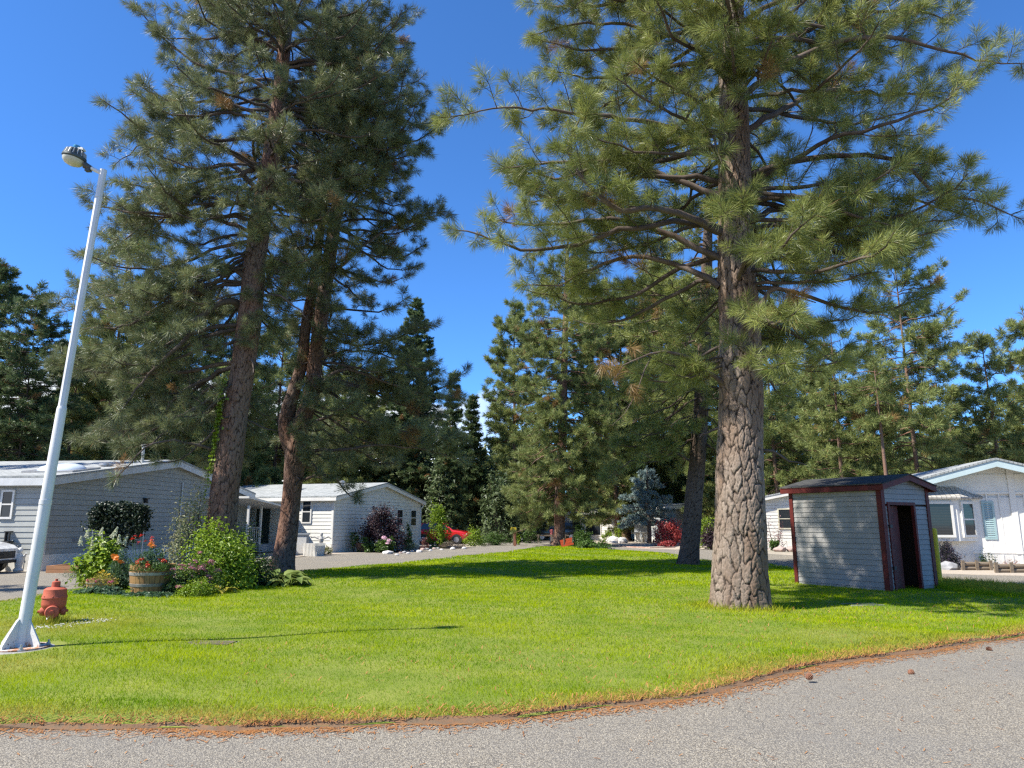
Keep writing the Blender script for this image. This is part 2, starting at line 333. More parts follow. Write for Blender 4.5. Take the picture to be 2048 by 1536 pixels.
# strip of bare soil and needle duff between lawn and asphalt
fr_ = [Vector((*p, 0)) for p in lawn_edge if p[1] < 16 and -14 < p[0] < 14]; so = []; sf = []
for i, p in enumerate(fr_):
    q = fr_[min(i + 1, len(fr_) - 1)] - fr_[max(i - 1, 0)]; nv = Vector((q.y, -q.x, 0)).normalized(); w_ = .035 + .11 * max(-.25, noise.noise(p * 1.3) + .5 * noise.noise(p * 6))
    so += [tuple(p - nv * (.07 + .12 * noise.noise(p * 2.1)) + Vector((0, 0, .034))), tuple(p + nv * w_ + Vector((0, 0, .0045)))]
    if i and (fr_[i] - fr_[i - 1]).length < 1: sf.append((2 * i - 2, 2 * i - 1, 2 * i + 1, 2 * i))
kind(MB().add(so, sf).build('soil_edge', plain('needle_duff', (.19, .10, .05), (.13, .095, .06), 14, .95, bump=.7, bscale=60, dirt=((.24, .12, .05), .56))), 'structure')
# fallen pine needles along the front edge of the lawn
M_litter = leafmat('fallen_needle', (.22, .085, .03), (.40, .20, .075), .0, .8, .1)
fe = [Vector(p) for p in lawn_edge if p[1] < 11.5 and abs(p[0]) < 12]
LP = []
for a, b in zip(fe, fe[1:]):
    if (b - a).length > 1.2: continue
    amount = 120 * (.22 + max(0, .9 * noise.noise(Vector((a.x * .7, 3, 1))) + .5 + .03 * a.x))
    for _ in range(int(amount * (b - a).length / .25 * 1.6)):
        p = a.lerp(b, random.random()); nrm = Vector((-(b - a).y, (b - a).x)).normalized()
        LP.append((p + nrm * random.gauss(-.05, .11)).to_tuple())
for _ in range(700): LP.append((random.gauss(5.2, 2.6), random.gauss(12.2, 2.2)))
for _ in range(1100):
    LP.append((random.uniform(-5, 10), random.uniform(4.2, 9.5)))
LP = np.array(LP); n = len(LP); az = rg.uniform(0, PI, n); ln = rg.uniform(.03, .085, n); ww = rg.uniform(.002, .0045, n)
scat = np.arange(n) >= n - 1100; ln[scat] *= .7
dx, dy = np.cos(az) * ln, np.sin(az) * ln; ox, oy = -np.sin(az) * ww, np.cos(az) * ww
zb = np.where(inside(LP, LE), .03 + .05 * np.clip(edge_dist(LP, LE) / .25, 0, 1), .006); zt = zb + rg.uniform(0, .03, n) * (zb > .01) + .003
V = np.stack([np.c_[LP[:, 0] - ox, LP[:, 1] - oy, zb], np.c_[LP[:, 0] + ox, LP[:, 1] + oy, zb], np.c_[LP[:, 0] + dx + ox, LP[:, 1] + dy + oy, zt], np.c_[LP[:, 0] + dx - ox, LP[:, 1] + dy - oy, zt]], 1)
kind(npmesh('needle_litter', V, np.arange(4 * n).reshape(-1, 4), M_litter, attrs={'tint': np.repeat(rg.uniform(0, 1, n), 4)}), 'stuff')
# white stone chips by the hydrant
iv, if_ = icos(1, 1); CH = MB()
for i in range(170):
    t = random.random(); q = gnd(40 + 190 * t, 1273 - 22 * t + random.gauss(0, 2.5)) if i < 160 else gnd(random.uniform(145, 215), 1250 + random.gauss(0, 4))
    r_ = random.uniform(.005, .013); CH.add([(q.x + x * r_, q.y + y * r_ * 1.3, .10 + z * r_ * .6) for x, y, z in iv], if_)
kind(CH.build('stone_chips', plain('white_stone', (.72, .69, .64), (.5, .48, .44), 12, .9)), 'stuff')

# ------------------------------------------------------------------ houses
def siding(mb, u0, u1, z0, prof, course=.2, out=.036):
    """lapped boards on the local plane y = 0 facing -y; prof(z) -> (u_left, u_right) clipped to the roof line, or None"""
    z = z0
    while True:
        a = prof(z); c_ = course
        if a is None: break
        while prof(z + c_) is None and c_ > .02: c_ *= .6
        b = prof(z + c_)
        if a is None: break
        if b is None: mid = (a[0] + a[1]) / 2; b = (mid - .01, mid + .01)
        mb.add([(a[0], -out, z), (a[1], -out, z), (b[1], -out * .45, z + c_ * .945), (b[0], -out * .45, z + c_ * .945)], [(0, 1, 2, 3)])
        mb.add([(a[0], -out, z), (a[1], -out, z), (a[1], .01, z), (a[0], .01, z)], [(3, 2, 1, 0)]); mb.add([(b[0], -out * .45, z + c_ * .945), (b[1], -out * .45, z + c_ * .945), (b[1], .01, z + c_ * .945), (b[0], .01, z + c_ * .945)], [(0, 1, 2, 3)])
        z += c_
        if c_ < course * .9 or z > 12: break
def wallM(side, Wd, Ld):      # a wall's own frame: u along, -y outwards
    if side == 'front': return Matrix()
    if side == 'left': return Matrix.Translation((0, Ld, 0)) @ Matrix.Rotation(-PI / 2, 4, 'Z')
    if side == 'right': return Matrix.Translation((Wd, 0, 0)) @ Matrix.Rotation(PI / 2, 4, 'Z')
def window(parent, M, u, z, w, h, double=True, fr=.07, m=None, blind=False, proud=.08):
    f = MB(M)
    f.box((u, -proud, z), (u + fr, -.001, z + h)); f.box((u + w - fr, -proud, z), (u + w, -.001, z + h))
    f.box((u + fr, -proud - .002, z), (u + w - fr, -.001, z + fr)); f.box((u + fr, -proud, z + h - fr), (u + w - fr, -.001, z + h))
    if double: f.box((u + fr, -proud + .003, z + h / 2 - .025), (u + w - fr, -.001, z + h / 2 + .025))
    o = f.build('window', m or M_white, parent)
    MB(M).box((u + fr, -proud + .022, z + fr), (u + w - fr, -proud + .03, z + h - fr)).build('pane', M_glass, o)
    if blind:
        b = MB(M); zz = z + fr + .02
        while zz < z + h - fr: b.box((u + fr, -proud + .014, zz), (u + w - fr, -proud + .0195, zz + .005)); zz += .055
        b.build('blind', M_slat, o)
    return o
M_slat = plain('blind_slat', (.11, .11, .10), (.08, .08, .08), 4, .6)
def house(label, loc, rz, Wd, Ld, zs, ze, rise, M_s, M_roof, oh=.35, peak=.5, skirt_m=None, fas=.2, course=.2, fascia_m=None, drop=0, group=None):
    t = thing('mobile_home', label, 'house', loc, rz, group)
    fascia_m = fascia_m or M_white
    pk = Wd * peak
    def prof(z):
        if z >= ze + rise - .03: return None
        if z <= ze: return (0, Wd)
        k = (z - ze) / rise; return (pk * k, Wd - (Wd - pk) * k)
    w = MB(); siding(w, 0, Wd, zs, prof, course)
    for s_ in ('left', 'right'):
        w.M = wallM(s_, Wd, Ld); siding(w, 0, Ld, zs, lambda z: (0, Ld) if z < ze - .01 else None, course)
    w.M = Matrix(); w.box((.02, .03, 0), (Wd - .02, Ld, ze - .02)); w.add([(0, Ld, ze - .03), (Wd, Ld, ze - .03), (pk, Ld, ze + rise)], [(2, 1, 0)])
    w.add([(0.02, .01, ze - .03), (Wd - .02, .01, ze - .03), (pk, .01, ze + rise - .03)], [(0, 1, 2)])
    w.build('wall', M_s, t)
    sk = MB(); sk.box((-.03, -.035, -.05), (Wd + .03, .02, zs - .005)); sk.box((-.035, -.02, -.05), (-.001, Ld, zs - .004)); sk.box((Wd + .001, -.02, -.05), (Wd + .035, Ld, zs - .004))
    n = int(Wd / .3)
    for i in range(n): sk.box((i * .3, -.05, 0), (i * .3 + .05, -.034, zs - .02))
    for i in range(int(Ld / .3)): sk.box((-.05, i * .3, 0), (-.034, i * .3 + .05, zs - .02))
    sk.build('skirting', skirt_m or M_white, t)
    r = MB(); sl = rise / pk; sr = rise / (Wd - pk); th = .07
    for (xa, za, xb, zb) in ((-oh, ze - oh * sl, pk, ze + rise), (pk, ze + rise, Wd + oh, ze - oh * sr - drop)):
        r.prism([(xa, za + .045), (xb, zb + .045), (xb, zb + .045 + th), (xa, za + .045 + th)], -oh - .03, Ld + oh)
    rf = r.build('roof', M_roof, t)
    f = MB()
    for (xa, za, xb, zb) in ((-oh, ze - oh * sl, pk, ze + rise), (pk, ze + rise, Wd + oh, ze - oh * sr - drop)):
        f.prism([(xa, za + .04 - fas), (xb, zb + .04 - fas), (xb, zb + .04), (xa, za + .04)], -oh, -oh + .03)
        f.prism([(xa, za + .02), (xb, zb + .02), (xb, zb + .04), (xa, za + .04)], -oh + .03, .05)
    f.box((-oh, -oh + .031, ze - oh * sl + .04 - fas), (-oh + .03, Ld + oh, ze - oh * sl + .038)); f.box((Wd + oh - .03, -oh + .031, ze - oh * sr - drop + .04 - fas), (Wd + oh, Ld + oh, ze - oh * sr - drop + .038))
    f.box((-oh + .03, 0, ze - oh * sl + .02 - .03), (-.002, Ld, ze - oh * sl)); 
    f.build('fascia', fascia_m, t)
    for x, x2 in ((-.04, -.046), (Wd - .07, Wd + .004)):
        c = MB(); c.box((x, -.047, zs), (x + .11, -.005, ze - .05)); c.box((x2, -.03, zs), (x2 + .042, .09, ze - .06)); c.build('corner_trim', fascia_m, t)
    return t, rf
def pipe(name, M_, parent, x, y, z, r_, h_, cap=False):
    b = MB(); b.tube([(x, y, z), (x, y, z + h_)], r_, 10)
    if cap: b.tube([(x, y, z + h_ - .06), (x, y, z + h_ + .02), (x, y, z + h_ + .06)], [r_ * 1.7, r_ * 1.7, r_ * .6], 10); b.tube([(x, y, z), (x, y, z + .04)], [r_ * 2, r_ * 1.2], 10)
    return b.build(name, M_, parent, True, auto=True)

# blue house on the left: gable to the right, side wall to the camera
P0 = gnd(80, 1141); rz1 = R(84)
M_skirt1 = plain('dusty_skirting', (.42, .42, .39), (.35, .35, .33), 3, .8)
h1, rf1 = house('long pale blue clapboard home behind the flower bed at far left, grey shingle roof', P0, rz1, 14.6, 9.0, .52, 3.12, 1.15, M_sid_blue, M_shin_grey, course=.19, fascia_m=plain('grey_white_trim', (.6, .61, .6), (.52, .53, .52), 3, .6), oh=.3, fas=.26)
ML = wallM('left', 14.6, 9.0)
window(h1, ML, 9 - 1.75, 1.72, .5, 1.0)
wb = MB(); wb.box((5.3, -.16, 2.42), (5.42, -.04, 2.56)); wb.box((5.24, -.2, 2.56), (5.48, -.03, 2.6)); wb.build('wall_lamp', M_black, h1)
wb = MB(); wb.tube([(-.08, -.09, .5), (-.08, -.09, 2.75), (-.2, -.2, 2.95)], .035, 8); wb.build('downpipe', M_white, h1, True, auto=True)
wb = MB(); wb.box((7.9, -.12, 1.2), (8.2, -.04, 1.75)); wb.tube([(8.05, -.08, 1.75), (8.05, -.08, 3.4)], .03, 8); wb.build('meter_box', M_metal, h1)
vt = MB(); vt.box((1.35, -.06, .93), (1.6, -.03, 1.03)); vt.build('vent_hood', plain('vent_grey', (.25, .25, .25), None, 4, .6), h1)
lam = MB(ML); lam.box((7.62, -.12, .95), (7.66, -.03, 1.3)); lam.box((7.6, -.3, .93), (7.95, -.05, .98)); lam.box((7.66, -.2, 1.28), (7.86, -.03, 1.31)); lam.box((7.84, -.2, 1.0), (7.88, -.16, 1.3)); lam.build('hose_bracket', M_black, h1)
sl1 = 1.15 / 7.3
def roofz(x): return 3.12 + sl1 * min(x, 14.6 - x) + .115
sk = MB(); zb = roofz(1.7)
prof = [(.02, .26), (.35, .24), (.56, .16), (.66, .04), (.68, -.06)]
sk.lathe(prof, 20, Matrix.Translation((1.6, .9, zb)) @ Matrix.Rotation(-math.atan(sl1), 4, 'Y') @ Matrix.Scale(1.35, 4, (0, 1, 0)))
sk.build('skylight', plain('skylight_dome', (.62, .68, .74), (.5, .57, .64), 2, .25, spec=.6), rf1, True)
sk = MB(Matrix.Translation((1.6, .9, zb)) @ Matrix.Rotation(-math.atan(sl1), 4, 'Y')); sk.box((-.75, -1.0, -.1), (.75, 1.0, .05)); sk.build('skylight_curb', M_metal, rf1)
pipe('vent_pipe', M_white, rf1, 5.6, .4, roofz(5.6) - .05, .06, .8, True)
pipe('vent_pipe', M_black, rf1, .9, 3.0, roofz(.9) - .05, .05, .3); pipe('vent_pipe', M_metal, rf1, 2.0, 4.6, roofz(2) - .05, .07, .5, True)
pipe('vent_pipe', M_metal, rf1, .9, 5.3, roofz(.9) - .05, .12, .16, True); pipe('vent_pipe', M_metal, rf1, 3.6, .6, roofz(3.6) - .05, .16, .14, True)
# lean-to roof further along the gable of the blue house
aw = MB(); aw.prism([(10.1, 2.75), (14.9, 2.35), (14.9, 2.43), (10.1, 2.85)], -2.3, .0); aw.build('awning', M_white, h1)
aw = MB()
for x in (10.3, 14.6): aw = MB(); aw.box((x, -2.25, 0), (x + .1, -2.15, 2.4)); aw.build('awning_post', M_white, h1)

# second home with the lit side wall and the porch
P0 = gnd(663, 1106); rz2 = R(72)
h2, rf2 = house('pale clapboard home with a porch and railing seen between the two left pines', P0, rz2, 10.8, 11, .45, 2.95, .95, M_sid_white, M_shin_grey, oh=.32, fas=.18)
ML = wallM('left', 10.8, 11)
wb = MB(); wb.tube([(10.88, -.06, .4), (10.88, -.06, 2.5), (11.0, -.2, 2.75)], .04, 8); wb.build('downpipe', M_white, h2, True, auto=True)
window(h2, ML, 11 - 1.95, 1.55, .62, 1.25)
window(h2, Matrix(), 7.3, 1.35, .9, 1.1); window(h2, Matrix(), 9.3, 1.35, .9, 1.1)
pf = MB(ML); pf.box((11 - 8.6, -1.6, .05), (11 - 3.4, -.05, .45)); pf.build('porch_floor', M_sid_grey, h2)
pr_ = MB(ML); pr_.prism([(11 - 8.8, 2.72), (11 - 3.2, 2.5), (11 - 3.2, 2.58), (11 - 8.8, 2.82)], -2.0, -.02); pr_.build('porch_roof', M_shin_grey, h2)
for u in (11 - 8.5, 11 - 5.9, 11 - 3.5):
    q = MB(ML); q.box((u, -1.6, .45), (u + .1, -1.5, 2.55)); q.build('porch_post', M_white, h2)
ra = MB(ML); ra.box((11 - 8.4, -1.58, 1.3), (11 - 3.4, -1.52, 1.36)); ra.box((11 - 8.4, -1.57, .55), (11 - 3.4, -1.53, .6))
for i in range(38): ra.box((11 - 8.35 + i * .13, -1.565, .6), (11 - 8.35 + i * .13 + .035, -1.535, 1.3))
ra.build('railing', M_white, h2)
dr = MB(ML); dr.box((11 - 4.9, -.04, .46), (11 - 4.0, -.03, 2.4)); dr.build('door', plain('dark_green_door', (.05, .07, .06), None, 3, .4), h2)
ch = MB(); ch.box((2.2, 4.2, 3.25), (2.75, 4.8, 4.0)); ch.box((2.1, 4.1, 4.0), (2.85, 4.9, 4.07)); ch.build('chimney', M_white, rf2)
pipe('vent_pipe', M_metal, rf2, 3.4, 1.6, 3.4, .1, .6, True); pipe('vent_pipe', M_black, rf2, 1.5, .9, 3.05, .05, .3); pipe('vent_pipe', M_black, rf2, 4.6, .9, 3.7, .05, .25)

# white home with the bay window on the right
P0 = Vector((13.3, 26.8, 0)); rz3 = R(-12)
M_aqua = plain('pale_aqua_trim', (.50, .60, .60), (.44, .54, .54), 2, .5)
M_panel = plain('white_panel', (.76, .73, .66), (.68, .655, .60), 2.2, .6, dirt=((.55, .55, .52), .64))
h3, rf3 = house('white home with a bay window and aqua shutters behind the small shed', P0, rz3, 8.2, 11, .5, 2.62, 1.12, M_panel, M_shin_grey, oh=.75, fas=.24, course=2.1, fascia_m=M_aqua, skirt_m=M_white)
g_ = MB()
for u in np.arange(3.9, 8.1, .4): g_.box((u, -.036, .5), (u + .05, -.029, 2.75))
g_.box((3.3, -.05, .52), (8.2, -.026, .6)); g_.box((4.66, -.06, .5), (4.86, -.026, 3.5)); g_.box((3.1, -.05, 2.62), (8.15, -.026, 2.68)); g_.build('batten', M_panel, h3)
# bay: back corners u=1.0 and 3.9, front corners u=1.45 and 3.0
B = [(1.05, 0), (1.35, -.5), (2.75, -.5), (3.55, 0)]
b_ = MB(); n_ = 4
vs = [(x, y, .95) for x, y in B] + [(x, y, 2.45) for x, y in B]
b_.add(vs, [(0, 1, 5, 4), (1, 2, 6, 5), (2, 3, 7, 6), (3, 2, 1, 0), (4, 5, 6, 7)]); by = b_.build('bay', M_panel, h3)
b_ = MB(); O2 = [(.85, .01), (1.25, -.68), (2.85, -.68), (3.85, .01)]
top = [(1.45, .01, 2.92), (2.95, .01, 2.92)]
vs = [(x, y, 2.5) for x, y in O2] + [(x, y, 2.44) for x, y in O2] + top
b_.add(vs, [(0, 1, 8), (1, 2, 9, 8), (2, 3, 9), (0, 4, 5, 1), (1, 5, 6, 2), (2, 6, 7, 3), (4, 7, 6, 5)]); b_.build('bay_roof', shinglemat('sandy_shingle', (.5, .47, .42), (.4, .38, .34), .16), by)
def faceM(a, b):
    d = Vector((b[0] - a[0], b[1] - a[1], 0)); return Matrix.Translation((a[0], a[1], 0)) @ Matrix.Rotation(math.atan2(d.y, d.x), 4, 'Z'), d.length
for a, b, blind in ((B[0], B[1], False), (B[1], B[2], True), (B[2], B[3], True)):
    Mx, L_ = faceM(a, b); mg = .06 if L_ < .7 else .14
    o = window(by, Mx, mg, 1.08, L_ - 2 * mg, 1.26, double=L_ < 1.2, fr=.06 if L_ < .7 else .085, blind=blind, proud=.07)
M_shut = plain('aqua_shutter', (.34, .46, .46), (.28, .4, .4), 3, .6)
for u in (.6, 3.72):
    s_ = MB(); s_.box((u, -.06, 1.0), (u + .07, -.03, 2.35)); s_.box((u + .33, -.06, 1.0), (u + .4, -.03, 2.35)); s_.box((u + .07, -.058, 1.0), (u + .33, -.03, 1.08)); s_.box((u + .07, -.058, 2.27), (u + .33, -.03, 2.35))
    for k in range(18):
        z = 1.09 + k * .0655; s_.add([(u + .07, -.056, z), (u + .33, -.056, z), (u + .33, -.033, z + .055), (u + .07, -.033, z + .055)], [(0, 1, 2, 3)])
    s_.build('shutter', M_shut, h3)

# far homes
P0 = at(1500, 1098, 45.0); P0.z = 0
h4, _ = house('white clapboard home part hidden between the big right trunk and the shed', P0, R(-14), 9.5, 9, .45, 2.9, .95, M_sid_white, M_shin_grey, oh=.35, fas=.2)
window(h4, Matrix(), 1.75, 1.2, .9, 1.25, m=plain('cream_frame', (.6, .56, .42), None, 3, .6)); window(h4, Matrix(), 4.6, 1.2, .9, 1.2)
P0 = at(1335, 1084, 59.0); P0.z = 0
h5, rf5 = house('grey sided home behind the red maple bush, white eave', P0, R(45), 9, 3.2, .4, 2.9, .25, M_sid_grey, M_shin_grey, oh=.5, fas=.3, peak=.5)
window(h5, wallM('left', 9, 3.2), 1.0, 1.2, 1.1, 1.1)
P0 = at(1232, 1076, 66.0); P0.z = 0
h6, rf6 = house('low white home with a dark porch beyond the island tip', P0, R(60), 10, 10, .3, 2.6, .45, M_white, M_shin_dark, oh=.6, fas=.25)
ML = wallM('left', 10, 10)
window(h6, ML, 3.0, .5, 1.9, 2.0, double=False); window(h6, ML, 5.6, .4, .95, 2.1, double=False); window(h6, ML, 7.0, .4, 1.6, 2.1, double=False)
for k in range(3): window(h6, Matrix(), .7 + k * .75, .9, .5, 1.5, double=False)

# ------------------------------------------------------------------ garden shed
Pn = gnd(1780, 1190); al = R(32)
SL, SW = 2.42, 1.95
rzs = al + 0.0
sh = thing('garden_shed', 'small grey clapboard garden shed with dark red trim on the lawn', 'shed', (Pn.x, Pn.y, .0), al)
ze_s, rise_s = 2.44, .21
def profs(z):
    if z >= ze_s + rise_s - .02: return None
    if z <= ze_s: return (0, SW)
    k = (z - ze_s) / rise_s; return (SW / 2 * k, SW - SW / 2 * k)
w = MB(); siding(w, 0, SW, .02, lambda z: profs(z), .118, .02)
DX0, DX1, DZ = .26, 1.27, 2.0
w2 = MB()
# front wall split around the doorway
def prof_l(z): return (0, DX0) if z < DZ else None
def prof_r(z): return (DX1, SW) if z < DZ else None
def prof_t(z): return profs(z)
siding(w2, 0, DX0, .02, prof_l, .118, .02); siding(w2, DX1, SW, .02, prof_r, .118, .02); siding(w2, 0, SW, .02 + .118 * 17, prof_t, .118, .02)
for s_ in ('left', 'right'):
    w2.M = wallM(s_, SW, SL); siding(w2, 0, SL, .02, lambda z: (0, SL) if z < ze_s - .005 else None, .122, .022)
w2.M = Matrix()
w2.box((.0, SL - .03, 0), (SW, SL, ze_s)); w2.add([(0, SL, ze_s), (SW, SL, ze_s), (SW / 2, SL, ze_s + rise_s)], [(2, 1, 0)])
w2.build('wall', M_sid_lilac, sh)
w2 = MB(); w2.box((.03, .03, .0), (.05, SL - .04, ze_s)); w2.box((SW - .05, .03, 0), (SW - .03, SL - .04, ze_s)); w2.box((.05, .03, .02), (SW - .05, SL - .04, .06)); w2.box((.05, SL - .06, .06), (SW - .05, SL - .035, ze_s)); w2.box((.05, .04, ze_s - .05), (SW - .05, SL - .06, ze_s - .02)); w2.box((.05, .025, .06), (DX0 - .01, .04, ze_s - .05)); w2.box((DX1 + .01, .025, .06), (SW - .05, .04, ze_s - .05)); w2.build('shade_lining', plain('painted_interior_shade', (.05, .035, .025), (.035, .025, .02), 3, .9), sh)  # inner faces coloured near black, painting in the shade behind the doorway
r = MB(); ohs = .16; sl = rise_s / (SW / 2)
for (xa, za, xb, zb) in ((-ohs, ze_s - ohs * sl, SW / 2, ze_s + rise_s), (SW / 2, ze_s + rise_s, SW + ohs, ze_s - ohs * sl)):
    r.prism([(xa, za + .06), (xb, zb + .06), (xb, zb + .085), (xa, za + .085)], -.2, SL + .2)
r.build('roof', M_shin_dark, sh)
f = MB()
for (xa, za, xb, zb) in ((-ohs, ze_s - ohs * sl, SW / 2, ze_s + rise_s), (SW / 2, ze_s + rise_s, SW + ohs, ze_s - ohs * sl)):
    f.prism([(xa, za - .07), (xb, zb - .07), (xb, zb + .058), (xa, za + .058)], -.18, -.15); f.prism([(xa, za - .07), (xb, zb - .07), (xb, zb + .058), (xa, za + .058)], SL + .15, SL + .18)
    f.prism([(xa, za + .03), (xb, zb + .03), (xb, zb + .056), (xa, za + .056)], -.149, SL + .149)
f.box((-ohs, -.149, ze_s - ohs * sl - .075), (-ohs + .03, SL + .149, ze_s - ohs * sl + .057)); f.box((SW + ohs - .03, -.149, ze_s - ohs * sl - .075), (SW + ohs, SL + .149, ze_s - ohs * sl + .057))
f.build('fascia', M_dkred, sh)
c = MB(); c.box((-.035, -.04, 0), (.10, -.021, 2.40)); c.box((-.045, -.03, 0), (-.024,   .08, 2.38)); c.build('corner_trim', M_dkred, sh)
c = MB(); c.box((SW - .09, -.04, 0), (SW + .035, -.021, 2.40)); c.box((SW + .024, -.03, 0), (SW + .045,   .08, 2.38)); c.build('corner_trim', M_dkred, sh)
c = MB(); c.box((-.045, SL - .08, 0), (-.024, SL + .02, 2.38)); c.build('corner_trim', M_dkred, sh)
d = MB(); d.box((DX0 - .07, -.045, .02), (DX0, .03, DZ + .07)); d.box((DX1, -.045, .02), (DX1 + .07, .03, DZ + .07)); d.box((DX0, -.046, DZ), (DX1, .03, DZ + .07)); d.build('door_frame', M_dkred, sh)
d = MB(Matrix.Translation((DX0 + .01, .06, 0)) @ Matrix.Rotation(R(9), 4, 'Z')); d.box((0, 0, .06), (.66, .035, DZ - .02))
do = d.build('door', M_dkred, sh); 
for z in (1.48, .55): h_ = MB(); h_.box((DX0 - .10, -.075, z), (DX0 - .01, -.047, z + .07)); h_.build('hinge', M_black, do)
pl_ = MB(); pl_.box((DX0, -.2, .0), (DX1, -.03, .045)); pl_.build('threshold', M_wood, sh)

# yellow board beyond the shed
q = gnd(1873, 1166); q = Vector((10.75, 18.5, 0)); M_yel = plain('yellow_paint', (.62, .47, .02), (.5, .38, .02), 5, .55, dirt=((.3, .22, .05), .64))
yb = MB(); yb.tube([(0, 0, -.05), (0, 0, 1.42), (0, 0, 1.46)], [.085, .085, .05], 16); yb.tube([(0, 0, .0), (0, 0, .06)], [.12, .1], 16)
o = yb.build('bollard', M_yel, None, True, auto=True); o.location = q; tag(o, 'yellow painted steel bollard standing just right of the shed', 'bollard')

# ------------------------------------------------------------------ trees
M_bark_grey = barkmat('grey_plated_bark', (.225, .17, .13), (.33, .265, .21), (.025, .018, .014), (.20, .125, .08))
M_bark_red = barkmat('red_brown_bark', (.20, .105, .07), (.28, .17, .12), (.028, .016, .012), (.20, .16, .13))
M_bark_dark = barkmat('dark_bark', (.11, .085, .07), (.17, .135, .11), (.02, .015, .012), (.13, .09, .065))
M_twig = plain('twig_bark', (.06, .045, .035), (.11, .085, .07), 3, .9)
M_limb = plain('limb_bark', (.08, .056, .043), (.14, .11, .09), 3, .9, bump=.5, bscale=40)
DEAD = (.30, .155, .06)
M_ndl_a = leafmat('pine_needle', (.10, .135, .03), (.37, .40, .115), .32, .42, .4, dead=DEAD)
M_ndl_b = leafmat('pine_needle_grey', (.07, .095, .04), (.29, .315, .14), .28, .42, .4, dead=DEAD)
M_ndl_far = leafmat('pine_needle_far', (.09, .13, .035), (.34, .38, .13), .32, .5, .3, dead=DEAD)
M_fir = leafmat('fir_needle', (.045, .085, .03), (.16, .21, .085), .28, .5, .3, dead=DEAD)
M_spruce = leafmat('blue_spruce_needle', (.13, .19, .18), (.27, .35, .33), .15, .5, .3, dead=DEAD)

def crv(ctrl, step):
    """smooth curve through control points (x, y, z, r) -> resampled array"""
    C = np.array(ctrl, float); C = np.vstack([2 * C[0] - C[1], C, 2 * C[-1] - C[-2]]); out = []
    for i in range(1, len(C) - 2):
        n = max(2, int(np.linalg.norm(C[i + 1, :3] - C[i, :3]) / step)); t = np.linspace(0, 1, n, endpoint=False)[:, None]
        a, b, c, d = C[i - 1], C[i], C[i + 1], C[i + 2]
        out.append(.5 * (2 * b + (c - a) * t + (2 * a - 5 * b + 4 * c - d) * t ** 2 + (3 * b - a - 3 * c + d) * t ** 3))
    out.append(C[-2][None]); return np.vstack(out)
def bark_tube(P, nseg, rng, cu=.085, cv=.20, depth=.028, plates=True):
    """trunk skin with raised bark plates; P = (n,4) curve"""
    n = len(P); T = np.gradient(P[:, :3], axis=0); T /= np.linalg.norm(T, axis=1)[:, None]
    U = np.cross(T, [0, 1, 0]); U /= np.linalg.norm(U, axis=1)[:, None]; Wv = np.cross(T, U)
    th = np.linspace(0, 2 * PI, nseg, endpoint=False)
    s = np.r_[0, np.cumsum(np.linalg.norm(np.diff(P[:, :3], axis=0), axis=1))]
    r0 = P[:, 3].mean(); TH, SS = np.meshgrid(th, s); rad = np.repeat(P[:, 3][:, None], nseg, 1)
    lob = 1 + .03 * np.sin(TH * 3 + SS * .7 + rng.uniform(0, 6)) + .025 * np.sin(TH * 5 - SS * 1.3) + .02 * np.sin(SS * 2.9 + TH)
    tint = np.full(TH.shape, .5); crack = np.ones(TH.shape)
    def cells(cu, cv, wob):
        nu = max(8, int(2 * PI * r0 / cu)); nvv = int(s[-1] / cv) + 3
        jx = rng.uniform(-.42, .42, (nvv, nu)); jy = rng.uniform(-.5, .5, (nvv, nu)); cr_ = rng.uniform(0, 1, (nvv, nu)); off = rng.uniform(0, 1, nu)
        gu = TH / (2 * PI) * nu + wob * (np.sin(SS * 5.3 + 2 * np.sin(TH * 3)) + .6 * np.sin(SS * 13 + 5 * TH) + .35 * np.sin(SS * 31 - 7 * TH)); gv = SS / cv + .18 * np.sin(TH * 11 + SS * 4) + .1 * np.sin(TH * 23)
        F1 = np.full(TH.shape, 9.); F2 = np.full(TH.shape, 9.); tn = np.zeros(TH.shape); iu = np.floor(gu).astype(int); iv_ = np.floor(gv).astype(int)
        for a in (-1, 0, 1):
            for b in (-2, -1, 0, 1, 2):
                cu_, cv_ = (iu + a) % nu, np.clip(iv_ + b, 0, nvv - 1)
                du, dv = abs(iu + a + .5 + jx[cv_, cu_] - gu), abs(iv_ + b + .5 + jy[cv_, cu_] + off[cu_] - .5 - gv); d = .6 * np.maximum(du, dv) + .4 * (du + dv)
                m1 = d < F1; F2 = np.where(m1, F1, np.minimum(F2, d)); tn = np.where(m1, cr_[cv_, cu_], tn); F1 = np.minimum(F1, d)
        return F2 - F1, tn
    if plates:
        e1, tint = cells(cu, cv, .13); e2, t2 = cells(cu * .48, cv * .30, .16)
        c1 = np.clip(e1 / .24, 0, 1); c2 = np.clip(e2 / .22, 0, 1); crack = np.clip(c1 * (.35 + .65 * c2), 0, 1); tint = .6 * tint + .4 * t2
        rad = rad * lob + depth * (c1 ** .5 - .7) + depth * .45 * (c2 ** .5 - .7) + depth * .5 * (tint - .5)
    else: rad = rad * lob
    rad = rad * (1 + .17 * np.exp(-SS / .38) * np.clip(np.sin(TH * 5 + rng.uniform(0, 6) + .5 * np.sin(TH * 2)), -.3, 1))
    V = P[:, None, :3] + rad[..., None] * (np.cos(TH)[..., None] * U[:, None] + np.sin(TH)[..., None] * Wv[:, None])
    i = np.arange(n - 1)[:, None] * nseg; k = np.arange(nseg)[None]; k2 = (k + 1) % nseg
    F = np.stack([i + k, i + k2, i + nseg + k2, i + nseg + k], -1).reshape(-1, 4)
    return V.reshape(-1, 3), F, tint.ravel(), crack.ravel()
